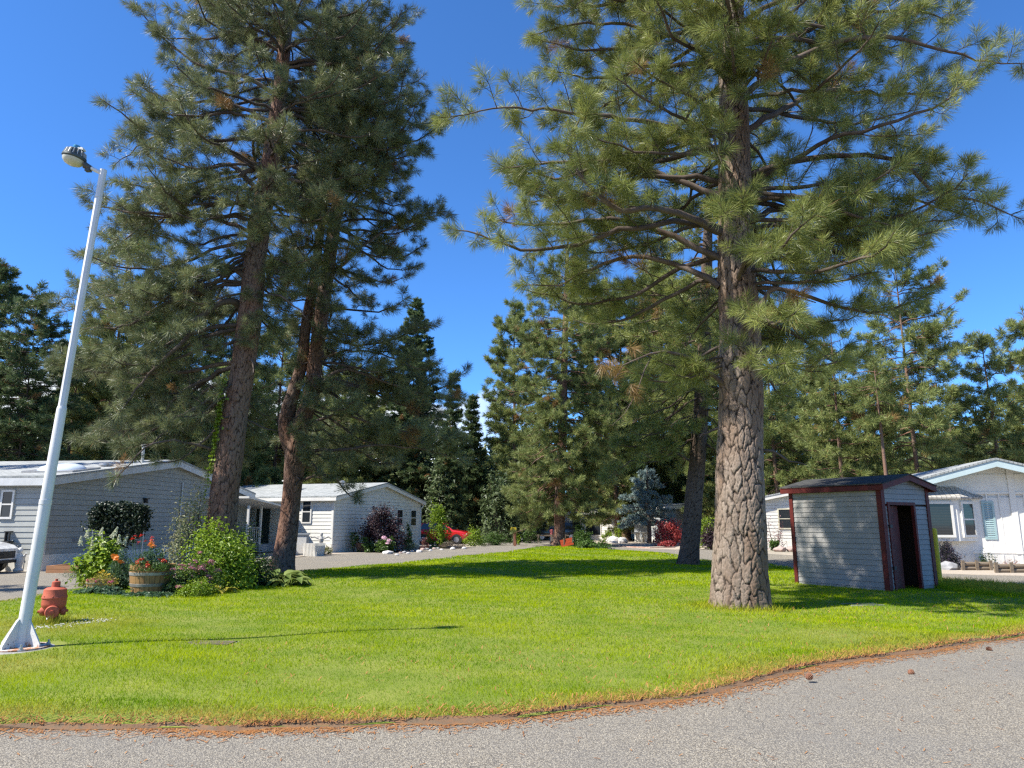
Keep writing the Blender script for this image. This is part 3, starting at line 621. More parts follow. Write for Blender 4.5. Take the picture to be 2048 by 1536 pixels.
def tube_np(P, n):
    """thin tube for limbs; P (m,4)"""
    T = np.gradient(P[:, :3], axis=0); T /= np.linalg.norm(T, axis=1)[:, None] + 1e-9
    ref = np.array([0, 0, 1.]) if abs(T[:, 2]).max() < .95 else np.array([.6, .8, 0])
    U = np.cross(T, ref); U /= np.linalg.norm(U, axis=1)[:, None] + 1e-9; Wv = np.cross(T, U); th = np.arange(n) * 2 * PI / n
    V = P[:, None, :3] + P[:, 3][:, None, None] * (np.cos(th)[None, :, None] * U[:, None] + np.sin(th)[None, :, None] * Wv[:, None])
    i = np.arange(len(P) - 1)[:, None] * n; k = np.arange(n)[None]; k2 = (k + 1) % n
    return V.reshape(-1, 3), np.stack([i + k, i + k2, i + n + k2, i + n + k], -1).reshape(-1, 4)
class Skin:
    def __init__(s): s.V = []; s.F = []; s.n = 0
    def add(s, V, F): s.V.append(V); s.F.append(F + s.n); s.n += len(V)
    def build(s, name, m, parent):
        if s.V: return npmesh(name, np.vstack(s.V), np.vstack(s.F), m, parent, smooth=True)
class Tufts:
    def __init__(s): s.p = []; s.a = []; s.s = []; s.d = []
    def add(s, p, a, size=1, dead=0): s.p.append(p); s.a.append(a); s.s.append(size); s.d.append(dead)
    def mesh(s, name, m, parent, rng, K=40, ln=.2, w=.008, twig=.22, spread=(20, 85), droop=.12, flat=0):
        p = np.array(s.p); a = np.array(s.a); a /= np.linalg.norm(a, axis=1)[:, None] + 1e-9; sz = np.array(s.s); n = len(p)
        ax = np.repeat(a, K, 0); ss = np.repeat(sz, K)[:, None]; M = n * K
        f = rng.uniform(0, 1, (M, 1)); base = np.repeat(p, K, 0) - ax * f * twig * ss
        rv = rng.normal(0, 1, (M, 3))
        if flat: rv[:, 2] *= 1 - flat
        pe = rv - ax * (rv * ax).sum(1)[:, None]; pe /= np.linalg.norm(pe, axis=1)[:, None] + 1e-9
        be = np.radians(spread[0] + (spread[1] - spread[0]) * np.clip(f * .75 + rng.uniform(-.2, .45, (M, 1)), 0, 1))
        d = ax * np.cos(be) + pe * np.sin(be); d[:, 2] -= droop * rng.uniform(0, 1.6, M)
        d /= np.linalg.norm(d, axis=1)[:, None]
        tip = base + d * ln * ss * rng.uniform(.7, 1.15, (M, 1))
        sv = np.cross(d, rng.normal(0, 1, (M, 3))); sv /= np.linalg.norm(sv, axis=1)[:, None] + 1e-9; sv = sv * w / 2
        mid = base + (tip - base) * rng.uniform(.3, .6, (M, 1))
        V = np.stack([base, mid + sv, tip, mid - sv], 1); F = (np.arange(M) * 4)[:, None] + np.array([[0, 1, 2, 3]])
        tt = np.repeat(np.clip(rng.beta(2.2, 2.2, n), 0, 1), K); tint = np.clip(tt + rng.normal(0, .16, M), 0, 1)
        dry = np.repeat(np.array(s.d, float), K) * rng.uniform(.6, 1, M); dry = np.where(rng.uniform(0, 1, M) < .025, .8, dry)
        return npmesh(name, V, F, m, parent, {'tint': np.repeat(tint, 4), 'dry': np.repeat(dry, 4)})

def sub_dir(d, ang, el):
    h = math.atan2(d[1], d[0]) + ang; return np.array([math.cos(h) * math.cos(el), math.sin(h) * math.cos(el), math.sin(el)])
def foliate(P, rng, tf, sk, sp=.34, lod=0, start=.22, dens=1., l2k=.5, dead=0, hang=.25):
    """side twigs and needle tufts along a limb P (m,4)"""
    seg = np.linalg.norm(np.diff(P[:, :3], axis=0), axis=1); s = np.r_[0, np.cumsum(seg)]; L = s[-1]; side = 1
    x = start * L + rng.uniform(0, sp)
    while x < L - .05:
        t = x / L; i = min(len(P) - 2, np.searchsorted(s, x) - 1 if x > 0 else 0); i = max(0, i)
        p = P[i, :3] + (P[i + 1, :3] - P[i, :3]) * ((x - s[i]) / max(seg[i], 1e-6)); d = (P[i + 1, :3] - P[i, :3]) / max(seg[i], 1e-6)
        side = -side; el = math.asin(np.clip(d[2], -1, 1)) * .5 + rng.uniform(-.55 if rng.random() < hang else -.1, .75)
        l2 = np.clip((.62 * (1 - t) + .2) * min(L, 5.5) * l2k * rng.uniform(.5, 1.25), .22, 2.0)
        dd = sub_dir(d, side * rng.uniform(.5, 1.25), el); n2 = max(3, int(l2 / (.22 if lod < 2 else .4))); Q = [p]; q = p.copy(); up = rng.uniform(-.06, .22)
        for k in range(n2):
            dd = dd + rng.normal(0, .11, 3) + np.array([0, 0, up * .35]); dd /= np.linalg.norm(dd); q = q + dd * l2 / n2; Q.append(q.copy())
        Q = np.array(Q); r0 = .006 + .007 * l2
        if lod < 2: sk.add(*tube_np(np.c_[Q, np.linspace(r0, .005, len(Q))], 4 if lod == 0 else 3))
        dk = dead or (rng.random() < .02)
        tf.add(Q[-1], dd, rng.uniform(.8, 1.25), dk)
        y = .3 * l2
        st = .115 if lod == 0 else .17 if lod == 1 else .26
        while y < l2 - .08:
            k = min(len(Q) - 2, int(y / l2 * n2)); pp = Q[k] + (Q[k + 1] - Q[k]) * (y / l2 * n2 - k); d3 = Q[k + 1] - Q[k]
            d3 = sub_dir(d3, rng.choice((-1, 1)) * rng.uniform(.4, 1.2), rng.uniform(-.35, 1.0)); l3 = rng.uniform(.10, .34)
            e = pp + d3 * l3
            if rng.random() < dens:
                tf.add(e, d3 + np.array([0, 0, .15]), rng.uniform(.5, 1.15), dk)
                if lod == 0: sk.add(*tube_np(np.array([[*pp, .006], [*(pp + d3 * l3 * .55 - [0, 0, .012]), .005], [*e, .0045]]), 3))
            y += st * rng.uniform(.7, 1.4)
        x += sp * rng.uniform(.7, 1.35)
    tf.add(P[-1, :3], P[-1, :3] - P[-2, :3], 1.1, dead)
def limb(p0, az, L, e0, rng, sag=.35, tip=.7, r0=None, n=None, wig=.13):
    n = n or max(6, int(L / .28)); a = az; p = np.array(p0, float); r0 = r0 or .010 + .0085 * L; out = [[*p, r0]]
    for i in range(n):
        t = (i + .5) / n; el = e0 - sag * math.sin(PI * min(1, t * 1.25)) + tip * max(0, t - .55) + rng.normal(0, wig); a += rng.normal(0, wig * 1.2)
        p = p + np.array([math.cos(a) * math.cos(el), math.sin(a) * math.cos(el), math.sin(el)]) * L / n
        out.append([*p, r0 * (1 - t) ** .8 + .008])
    return np.array(out)
def pine(name, label, cat, trunks, env, rng, lod=0, z_lo=3, z_hi=20, whorl=.55, per=(4, 6), m_bark=None, m_ndl=None, boughs=(), bough_kw={}, K=40, ln=.2, w=.008, spread=(20, 85), droop=.12,
         e_lo=-.15, e_hi=.75, seg=24, step=.12, plates=True, group=None, sp=.34, dens=1., l2k=.5, start=.22, cu=.085, cv=.2, depth=.028, hi_cut=99, keep=None, sag=.35, tip=.7, twig=.22, rlen=(.7, 1.08), flat=0, hang=.25, dead_stubs=0):
    """trunks: list of control curves (x, y, z, r) in world space, the first one is the main stem"""
    b0 = np.array(trunks[0][0][:3]); t = thing(name, label, cat, (b0[0], b0[1], 0), 0, group); off = np.array([b0[0], b0[1], 0])
    V_, F_, A_, C_, nn = [], [], [], [], 0; curves = []
    for tr in trunks:
        P = crv([(q[0] - off[0], q[1] - off[1], q[2], q[3]) for q in tr], step); curves.append(P)
        V, F, a, c = bark_tube(P, seg, rng, cu, cv, depth, plates); V_.append(V); F_.append(F + nn); A_.append(a); C_.append(c); nn += len(V)
    sk, tf = Skin(), Tufts(); top = [c for c in curves if c[-1, 2] >= max(k[-1, 2] for k in curves) - 3]
    z = z_lo
    while z < z_hi:
        f = (z - z_lo) / (z_hi - z_lo); c = top[rng.integers(len(top))]
        i = int(np.argmin(abs(c[:, 2] - z))); ctr = c[i, :3]; rt = c[i, 3]
        far = z > hi_cut
        for k in range(rng.integers(per[0], per[1] + 1) if not far else 3):
            az = rng.uniform(0, 2 * PI); zz = z + rng.uniform(-.25, .25) * whorl
            L = env(zz, az) * rng.uniform(*rlen)
            if L < .35: continue
            e0 = e_lo + (e_hi - e_lo) * f + rng.normal(0, .12)
            P = limb((ctr[0] + math.cos(az) * rt * .7, ctr[1] + math.sin(az) * rt * .7, zz), az, L, e0, rng, sag, tip)
            if keep is not None and not keep(P[-1, :3] + off): continue
            sk.add(*tube_np(P, 6 if lod == 0 else 4 if lod == 1 else 3)); l_ = lod if not far else max(lod, 2)
            foliate(P, rng, tf, sk, sp if not far else sp * 1.6, l_, start, dens, l2k, 0, hang)
        z += whorl * rng.uniform(.75, 1.25) * (1 if not far else 1.5)
    for c in top: tf.add(c[-1, :3], np.array([0, 0, 1.]), 1.2)
    for k in range(dead_stubs):
        z = rng.uniform(z_lo * .55, z_lo + 3); c = top[0]; i = int(np.argmin(abs(c[:, 2] - z))); az = rng.uniform(0, 2 * PI); P = limb(c[i, :3] + [math.cos(az) * c[i, 3] * .8, math.sin(az) * c[i, 3] * .8, 0], az, rng.uniform(.4, 1.6), rng.uniform(-.5, .2), rng, .2, -.2, r0=.025, wig=.2)
        sk.add(*tube_np(P, 5))
    for bo in boughs:
        P = crv([(*(np.array(q[:3]) - off), q[3]) for q in bo['pts']], .25); P[:, :3] += rng.normal(0, .02, P[:, :3].shape)
        sb = Skin(); sb.add(*tube_np(P, 9)); sb.build('limb', M_limb if not bo.get('bark') else bo['bark'], t)
        if not bo.get('bare'): foliate(P, rng, tf, sk, sp * .8, lod, bo.get('start', .3), 1., bo.get('l2k', .42), bo.get('dead', 0), .35)
        if bo.get('bare'): foliate(P, rng, Tufts(), sk, sp * 1.2, lod, .4, 1., .3)
        if bo.get('deadtip'):
            for _ in range(7): tf.add(P[-1, :3] + rng.normal(0, .22, 3), rng.normal(0, 1, 3), 1.1, 1)
    if lod == 0: sk.build('branchwork', M_twig, t)
    else:
        bv, bf = np.vstack(sk.V), np.vstack(sk.F); V_.append(bv); F_.append(bf + nn); A_.append(np.full(len(bv), .2)); C_.append(np.full(len(bv), .6))
    npmesh('trunk', np.vstack(V_), np.vstack(F_), m_bark or M_bark_dark, t, {'tint': np.concatenate(A_), 'crack': np.concatenate(C_)}, True)
    tf.mesh('crown', m_ndl or M_ndl_a, t, rng, K, ln, w, twig, spread, droop, flat)
    return t, len(tf.p)
def tp(px, py, d, wpx):        # trunk control point: pixel centre, distance and width in photo pixels
    p = at(px, py, d); r = ray(px, py); return (p.x, p.y, p.z, wpx * d / r.y / 2)
def bp(px, py, d, r): p = at(px, py, d); return (p.x, p.y, p.z, r)
def interp_env(tab):
    """tab rows: z, reach left, reach right, reach towards / away from the camera"""
    T = np.array(tab, float)
    def e(z, az):
        if z < T[0, 0] or z > T[-1, 0]: return 0
        l, r_, f = (np.interp(z, T[:, 0], T[:, k]) for k in (1, 2, 3)); c = math.cos(az)
        if T.shape[1] > 4 and math.sin(az) < 0: f = np.interp(z, T[:, 0], T[:, 4])
        return (r_ if c > 0 else l) * c * c + f * (1 - c * c)
    return e

# --- the big pine on the right
rng = np.random.default_rng(11)
d0 = gnd(1482, 1222).y
tr = [tp(1483, 1232, d0, 124), tp(1482, 1200, d0, 113), tp(1481, 1100, d0, 101), tp(1482, 900, d0, 86), tp(1480, 700, d0, 78), tp(1473, 550, d0, 70), tp(1470, 400, d0, 62), tp(1468, 250, d0, 55), tp(1464, 100, d0, 48), tp(1463, -20, d0, 42)]
xt, zt_ = tr[-1][0], tr[-1][2]; tr += [(xt + .1, d0, zt_ + 4, .19), (xt + .15, d0, zt_ + 8, .1), (xt + .1, d0, zt_ + 11, .03)]
tr[0] = (tr[0][0], tr[0][1], -.08, tr[0][3])
env = interp_env([(4.4, 1.2, 1.2, 1.6, 2), (5.2, 2.6, 2.4, 2, 2.4), (6.0, 4.6, 3.1, 2.4, 3.0), (7.2, 5.6, 4.4, 2.6, 3.4), (8.5, 5.7, 4.7, 2.9, 3.6), (9.8, 5.5, 3.9, 3.2, 3.6), (11, 5.3, 4.8, 3.5, 3.5), (12.8, 5.2, 5.2, 3.5, 3.5), (14, 4.8, 4.8, 3.4, 3.4), (16, 3.8, 4.2, 3.4, 3.4), (20, 2.5, 2.6, 2.5, 2.5), (23.5, .6, .6, .6, .6)])
B = lambda *q, **k: dict(pts=[bp(*x) for x in q], **k)
boughs = [B((1468, 330, d0, .075), (1380, 270, 13.2, .06), (1270, 240, 12.8, .045), (1140, 225, 12.5, .03), (1010, 215, 12.3, .018), (880, 240, 12.2, .008), start=.35, l2k=.33),
          B((1450, 470, d0, .085), (1400, 445, 13.2, .07), (1310, 415, 12.7, .06), (1240, 422, 12.4, .05), (1175, 370, 12.2, .038), (1135, 300, 12.1, .028), (1165, 225, 12.0, .012), start=.35),
          B((1440, 575, d0, .07), (1370, 535, 13.9, .058), (1290, 515, 14.2, .05), (1210, 525, 14.3, .035), (1120, 565, 14.4, .02), (1040, 570, 14.4, .008)),
          B((1490, 365, d0, .08), (1580, 325, 13.4, .065), (1700, 312, 13.1, .05), (1810, 325, 12.9, .04), (1860, 380, 12.8, .03), (1970, 405, 12.7, .02), (2045, 440, 12.6, .008), start=.45, l2k=.36),
          B((1488, 190, d0, .075), (1600, 110, 13.4, .06), (1740, 72, 13.1, .045), (1850, 90, 13.0, .033), (1950, 118, 12.9, .02), (2065, 130, 12.8, .008), start=.35, l2k=.36),
          B((1500, 480, d0, .06), (1580, 468, 13.0, .045), (1680, 500, 12.7, .03), (1760, 560, 12.5, .012)),
          B((1500, 400, d0, .06), (1600, 395, 12.6, .045), (1700, 430, 12.0, .03), (1800, 450, 11.8, .01)),
          B((1478, 560, d0 - .3, .055), (1490, 520, 12.6, .04), (1530, 490, 12.0, .03), (1580, 520, 11.6, .01), start=.3, l2k=.5),
          B((1472, 150, d0 - .2, .05), (1500, 130, 12.7, .04), (1520, 150, 12.1, .025), (1500, 190, 11.7, .008), start=.25, l2k=.5), B((1460, 300, d0 - .2, .05), (1440, 270, 12.7, .04), (1430, 280, 12.1, .025), (1450, 320, 11.7, .008), start=.25, l2k=.5), B((1480, 430, d0 - .2, .05), (1500, 400, 12.8, .04), (1480, 410, 12.2, .025), (1440, 440, 11.8, .008), start=.3, l2k=.45),
          B((1490, 260, d0, .07), (1640, 185, 13.9, .05), (1780, 190, 14.1, .03), (1900, 185, 14.2, .01)), B((1495, 440, d0, .07), (1650, 395, 14.0, .05), (1800, 395, 14.2, .03), (1960, 440, 14.3, .01)), B((1495, 120, d0, .07), (1650, 45, 14, .05), (1800, 20, 14.2, .03), (1910, 40, 14.3, .01)),
          B((1460, 140, d0, .07), (1350, 75, 13.8, .05), (1200, 45, 13.9, .03), (1060, 70, 14, .01)), B((1455, 400, d0, .07), (1250, 330, 14, .05), (1100, 325, 14.2, .03), (1000, 340, 14.3, .01)), B((1450, 520, d0, .07), (1250, 440, 13.8, .05), (1100, 450, 13.9, .03), (985, 440, 14, .01)),
          B((1450, 770, d0 - .1, .05), (1395, 722, 13.4, .04), (1330, 702, 13.2, .028), (1270, 720, 13.1, .015), (1232, 745, 13.0, .006), bare=True, deadtip=True),
          B((1300, 710, 13.15, .012), (1270, 800, 13.1, .009), (1225, 850, 13.1, .004), bare=True),
          B((1478, 690, d0 - .33, .085), (1490, 645, 13.05, .07), (1530, 600, 12.9, .05), (1550, 578, 12.85, .035), bare=True),
          B((1480, 680, d0 - .35, .06), (1500, 705, 13.1, .07), (1516, 725, 13.1, .04), bare=True)]
_, n1 = pine('pine_tree', 'big ponderosa pine with thick grey plated trunk on the lawn beside the shed', 'tree', [tr], env, rng, 0, 4.7, 23.3, .52, (4, 6), M_bark_grey, M_ndl_a, boughs, K=112, ln=.27, w=.0066, droop=.30, spread=(15, 78), e_lo=-.05, e_hi=.8,
            seg=220, step=.018, hi_cut=14, cu=.085, cv=.34, depth=.036, sp=.31, dead_stubs=4)

# --- left pine with ivy
rng = np.random.default_rng(21)
dA = 20.0
tr = [tp(432, 1165, dA, 76), tp(440, 1080, dA, 58), tp(453, 960, dA, 52), tp(470, 840, dA, 47), tp(488, 720, dA, 44), tp(498, 640, dA, 45), tp(511, 520, dA, 40), tp(528, 400, dA, 36), tp(545, 300, dA, 32), tp(560, 180, dA, 27), tp(572, 60, dA, 21)]
xa, za = tr[-1][0], tr[-1][2]; tr += [(xa + .15, dA, za + 2.5, .13), (xa + .2, dA, za + 5.5, .03)]
tr[0] = (tr[0][0], tr[0][1], -.08, tr[0][3])
env = interp_env([(4.2, 2.8, .2, 1.2, .2), (4.8, 4.8, .2, 1.8, .2), (5.8, 5.4, .3, 2.2, .3), (8, 5.4, .6, 2.2, .6), (10, 5.3, 2.4, 2.8, 1.6), (11.5, 5.2, 3.2, 3.5, 2.6), (13, 5.0, 4.0, 3.5, 3), (16, 5.0, 4.7, 3.4, 3), (18, 4.5, 4.5, 3.2, 3), (20.5, 3.2, 3.2, 2.6, 2.6), (23, .7, .7, .7, .7)])
boughs = [B((480, 615, dA, .11), (462, 600, 19.6, .1), (430, 610, 19.4, .085), (395, 640, 19.2, .075), (370, 680, 19.0, .06), (330, 715, 18.9, .045), (270, 780, 18.8, .025), (240, 830, 18.7, .01), bark=M_twig),
          B((500, 560, dA, .09), (450, 530, 19.6, .07), (400, 540, 19.4, .05), (350, 560, 19.2, .03), (290, 610, 19, .01)),
          B((530, 400, dA, .08), (460, 330, 19.6, .07), (400, 340, 19.4, .055), (330, 335, 19.2, .045), (275, 280, 19.1, .03), (270, 240, 19.0, .012)),
          B((540, 320, dA, .08), (480, 350, 19.5, .06), (420, 370, 19.4, .04), (360, 420, 19.2, .015)),
          B((555, 190, dA, .07), (480, 150, 19.6, .055), (400, 130, 19.4, .04), (320, 70, 19.3, .025), (280, 20, 19.2, .01)),
          B((545, 360, dA, .07), (610, 365, 19.8, .05), (660, 400, 19.7, .035), (720, 420, 19.6, .012)),
          B((520, 590, dA, .05), (560, 590, 19.7, .035), (600, 620, 19.6, .02), (618, 640, 19.5, .01), bare=True),
          B((555, 250, dA, .07), (450, 205, 19.7, .05), (350, 205, 19.4, .03), (265, 165, 19.2, .01)), B((535, 350, dA, .07), (430, 290, 20.2, .05), (320, 270, 20.4, .03), (228, 330, 20.5, .01)),
          B((520, 470, dA, .07), (400, 430, 20.3, .05), (290, 450, 20.6, .03), (200, 520, 20.8, .01)), B((505, 600, dA, .07), (380, 610, 20.3, .05), (240, 590, 20.5, .03), (120, 625, 20.6, .01)), B((490, 720, dA, .07), (350, 745, 20.4, .05), (200, 745, 20.6, .03), (95, 725, 20.6, .01)),
          B((528, 420, dA, .06), (440, 400, 19.4, .045), (370, 390, 18.9, .03), (300, 400, 18.6, .01)), B((430, 900, dA, .045), (330, 880, 19.2, .03), (260, 925, 18.9, .018), (225, 965, 18.8, .008), start=.7, l2k=.3)]
_, n2 = pine('pine_tree', 'tall leaning red-barked pine with ivy on its trunk, rising from the flower bed', 'tree', [tr], env, rng, 0, 4.4, 22.6, .52, (5, 7), M_bark_red, M_ndl_b, boughs, K=80, ln=.29, w=.0094, droop=.34, spread=(15, 78), e_lo=-.36, e_hi=.6,
            seg=130, step=.03, cu=.08, cv=.34, depth=.028, sp=.33, hang=.45, dead_stubs=5, l2k=.46)

# --- forked pine
rng = np.random.default_rng(31)
dB = 23.5
t0 = [tp(563, 1152, dB, 52), tp(572, 1090, dB, 40), tp(585, 980, dB, 35), tp(592, 900, dB, 40), tp(602, 850, dB, 34), tp(622, 790, dB, 30), tp(630, 720, dB, 28), tp(640, 650, dB, 27), tp(656, 540, dB, 25), tp(672, 430, dB, 22), tp(685, 320, dB, 18), tp(697, 200, dB, 12), tp(706, 90, dB, 4)]
t0[0] = (t0[0][0], t0[0][1], -.08, t0[0][3])
t1 = [tp(594, 912, dB, 32), tp(576, 870, dB, 31), tp(574, 835, dB, 29), tp(588, 780, dB, 24), tp(604, 725, dB, 21), tp(612, 650, dB, 19), tp(628, 560, dB, 17), tp(640, 470, dB, 14), tp(652, 380, dB, 11), tp(660, 290, dB, 4)]
env = interp_env([(3.6, .1, 2.2, 1.2, .2), (4.5, .2, 4.8, 2.0, .2), (5.4, .3, 5.2, 2.4, .3), (6.6, .6, 4.4, 2.6, .4), (8.5, 1.5, 3.8, 2.8, 1.0), (10, 2.6, 3.7, 3.1, 2.2), (12.5, 2.6, 4.4, 3.0, 3), (15, 2.6, 4.3, 2.8, 2.8), (18.3, 1.8, 3.4, 2.4, 2.4), (20.2, .8, .8, .8, .8)])
boughs = [B((612, 800, dB, .07), (680, 740, 23.2, .055), (760, 760, 23, .04), (850, 790, 22.8, .025), (930, 800, 22.7, .008)),
          B((600, 900, dB, .07), (680, 900, 23.2, .05), (760, 890, 23, .035), (850, 900, 22.8, .02), (925, 920, 22.7, .008), start=.4),
          B((608, 850, dB, .06), (680, 830, 23, .045), (760, 850, 22.6, .03), (850, 870, 22.4, .018), (910, 880, 22.3, .007)), B((622, 760, dB, .06), (700, 770, 23.6, .045), (780, 800, 23.8, .03), (880, 840, 24, .01)), B((630, 720, dB, .05), (720, 700, 22.8, .035), (820, 730, 22.4, .018), (880, 750, 22.3, .007)),
          B((655, 560, dB, .055), (740, 480, 23.3, .04), (820, 440, 23.2, .025), (870, 425, 23.1, .015), (905, 430, 23, .006), start=.6, l2k=.25),
          B((672, 420, dB, .05), (760, 330, 23.3, .035), (830, 300, 23.2, .02), (862, 310, 23.2, .008), start=.45, l2k=.3),
          B((600, 960, dB, .05), (660, 950, 23, .035), (700, 990, 22.6, .02), (720, 1000, 22.5, .008), start=.5, l2k=.35),
          B((640, 650, dB, .06), (700, 690, 23, .04), (780, 680, 22.8, .03), (860, 650, 22.7, .01))]
_, n3 = pine('pine_tree', 'forked pine whose two stems part above the second home, dark dense crown', 'tree', [t0, t1], env, rng, 0, 3.9, 20, .5, (4, 7), M_bark_red, M_ndl_b, boughs, K=78, ln=.28, w=.0102, droop=.30, spread=(15, 78), e_lo=-.16, e_hi=.6,
            seg=100, step=.035, cu=.075, cv=.3, depth=.026, sp=.33, hang=.4, dead_stubs=4)

# --- dark-trunked pine behind the big one
rng = np.random.default_rng(41)
dC = gnd(1378, 1133).y
tr = [tp(1376, 1140, dC, 46), tp(1380, 1090, dC, 37), tp(1388, 1000, dC, 34), tp(1395, 920, dC, 31), tp(1403, 800, dC, 28), tp(1410, 650, dC, 24), tp(1415, 500, dC, 19), tp(1418, 380, dC, 10), tp(1420, 290, dC, 3)]
tr[0] = (tr[0][0], tr[0][1], -.08, tr[0][3])
env = interp_env([(4.0, 1.6, 1.6, 1.6), (5.5, 4.0, 3.6, 3), (8, 4.4, 4.3, 3.4), (11, 4.2, 4, 3.2), (15, 3, 3, 2.8), (19, .6, .6, .6)])
_, n4 = pine('pine_tree', 'pine with a thin blackish shaded trunk behind the big right pine', 'tree', [tr], env, rng, 1, 4.6, 18.8, .62, (4, 6), M_bark_dark, M_ndl_a, [B((1395, 930, dC, .05), (1330, 900, 27, .04), (1250, 930, 26.7, .02), (1210, 960, 26.6, .008))], K=44, ln=.3, w=.02, e_lo=-.3, e_hi=.6, seg=64, step=.05, depth=.018, sp=.38, hang=.4)

# --- pine on the tip of the island
rng = np.random.default_rng(51)
dD = gnd(1116, 1092).y
tr = [tp(1114, 1097, dD, 30), tp(1118, 1080, dD, 23), tp(1120, 1000, dD, 20), tp(1124, 880, dD, 17), tp(1128, 760, dD, 14), tp(1131, 640, dD, 11), tp(1134, 540, dD, 7), tp(1137, 450, dD, 2)]
tr[0] = (tr[0][0], tr[0][1], -.08, tr[0][3])
env = interp_env([(2.3, 3.4, 2.0, 2.5), (3.4, 5.0, 3.5, 3.4), (6, 5.3, 4.6, 4), (9, 5.0, 5, 4), (12.5, 4.6, 4.6, 3.8), (16, 3.6, 3.8, 3.2), (20, 2.2, 2.4, 2), (24.2, .5, .5, .5)])
_, n5 = pine('pine_tree', 'pine at the far tip of the lawn island, crown reaching nearly to the ground', 'tree', [tr], env, rng, 1, 2.7, 23.8, .66, (6, 8), M_bark_red, M_ndl_far, [], K=54, ln=.36, w=.024, e_lo=-.34, e_hi=.6, seg=40, step=.1, depth=.02, sp=.42, twig=.3, hang=.4)
print('tufts', n1, n2, n3, n4, n5)

# --- background conifers
def far_tree(kind_, px, ybase, ytop, d, wpx, label, group, seed, tw=9, z0=None, m=None, full=.62):
    rng = np.random.default_rng(seed); b = at(px, 1050, d); H = at(px, ytop, d).z; rr = wpx * 1.22 * d / 1400 / 2; s_ = d / 45
    lean = rng.normal(0, .012)
    tr = [(b.x + lean * z, d, z, max(.02, tw * d / 1430 / 2 * max(0, 1 - z / H) ** .8)) for z in np.linspace(-.05, H, 7)]
    if kind_ == 'pine':
        z0 = z0 or H * .28
        env = interp_env([(z0 * .7, rr * .4, rr * .4, rr * .4), (z0 + .12 * (H - z0), rr * .95, rr * .95, rr), (z0 + .5 * (H - z0), rr, rr, rr), (z0 + .8 * (H - z0), rr * .78, rr * .78, rr * .78), (H, .5, .5, .5)])
        return pine('pine_tree', label, 'tree', [tr], env, rng, 2, z0, H - .3, .8, (4, 7), M_bark_red, m or M_ndl_far, [], K=52, ln=.42 * s_ ** .5, w=.029 * s_, e_lo=-.2, e_hi=.65, seg=10, step=.6, plates=False, sp=.46, twig=.34, l2k=.62, start=.12, group=group, spread=(15, 80), rlen=(.5, 1.12))
    z0 = z0 or H * .07
    env = interp_env([(z0 * .8, rr * .9, rr * .9, rr * .9), (z0 + .15 * H, rr, rr, rr), (z0 + .6 * (H - z0), rr * full, rr * full, rr * full), (z0 + .88 * (H - z0), rr * full * .5, rr * full * .5, rr * full * .5), (H, .38, .38, .38)])
    return pine('fir_tree', label, 'tree', [tr], env, rng, 2, z0, H + .1, .52, (6, 9), M_bark_dark, m or M_fir, [], K=50, ln=.27 * s_ ** .5, w=.036 * s_, e_lo=-.3, e_hi=.35, sag=.15, tip=.35, seg=8, step=.6, plates=False, sp=.36, twig=.4, group=group, spread=(30, 75), flat=.6, l2k=.34, start=.08, rlen=(.8, 1.08), hang=.6)
G = 'trees standing behind the homes'
FT = [('fir', 22, 1050, 572, 38, 215, 'dense dark fir at the left edge of the photo', 1),
      ('fir', -75, 1050, 520, 40, 200, 'fir cut by the left frame edge, highest there', 2),
      ('pine', 190, 1050, 400, 45, 170, 'finer-needled pine behind the top half of the lamp post', 3),
      ('pine', 345, 1050, 560, 50, 240, 'pine with a bent grey trunk above the blue home roof', 4),
      ('pine', 120, 1050, 690, 44, 200, 'low bushy pine between the lamp post and the left fir', 5),
      ('pine', 540, 1050, 640, 52, 200, 'pine seen between the ivy trunk and the forked trunk', 6),
      ('fir', 818, 1050, 600, 74, 150, 'pointed fir peeking out beside the forked pine crown', 7),
      ('fir', 893, 1050, 742, 62, 64, 'slim fir spire beside the gap of blue sky', 8),
      ('fir', 938, 1050, 795, 66, 70, 'smaller slim fir spire in front of the white cloud', 9),
      ('pine', 690, 1050, 730, 74, 190, 'pine above the second home roof ridge', 10),
      ('pine', 1030, 1050, 600, 66, 110, 'pine showing left of the island pine crown', 11),
      ('pine', 1235, 1050, 560, 62, 190, 'pine behind the blue spruce', 12),
      ('pine', 1330, 1050, 520, 68, 190, 'pine behind the red maple bush', 13),
      ('pine', 1560, 1050, 600, 50, 190, 'pine just right of the thick trunk, above the shed left end', 14),
      ('pine', 1690, 1050, 655, 44, 150, 'round topped pine above the shed roof', 15),
      ('pine', 1783, 1050, 700, 40, 110, 'slim pine with a bare straight reddish trunk above the shed', 16),
      ('pine', 1846, 1050, 468, 42, 205, 'tallest background pine on the right, open layered crown', 17),
      ('pine', 1925, 1050, 770, 50, 150, 'short pine above the bay window home', 18),
      ('pine', 2015, 1050, 668, 44, 150, 'open pine at the right edge of the photo', 19),
      ('pine', 2110, 1050, 620, 46, 160, 'pine partly cut off by the right frame edge', 20),
      ('pine', 1630, 1050, 740, 62, 180, 'hazy green pine far behind the shed', 21),
      ('pine', 1455, 1050, 560, 60, 210, 'pine hidden behind the thick trunk of the big pine', 22),
      ('pine', 1750, 1050, 770, 58, 190, 'bushy pine far behind the bare reddish trunk', 23),
      ('pine', 440, 1050, 640, 48, 220, 'pine behind the ivy clad trunk', 24),
      ('pine', 250, 1050, 640, 50, 260, 'broad pine behind the skylight of the blue home', 25)]
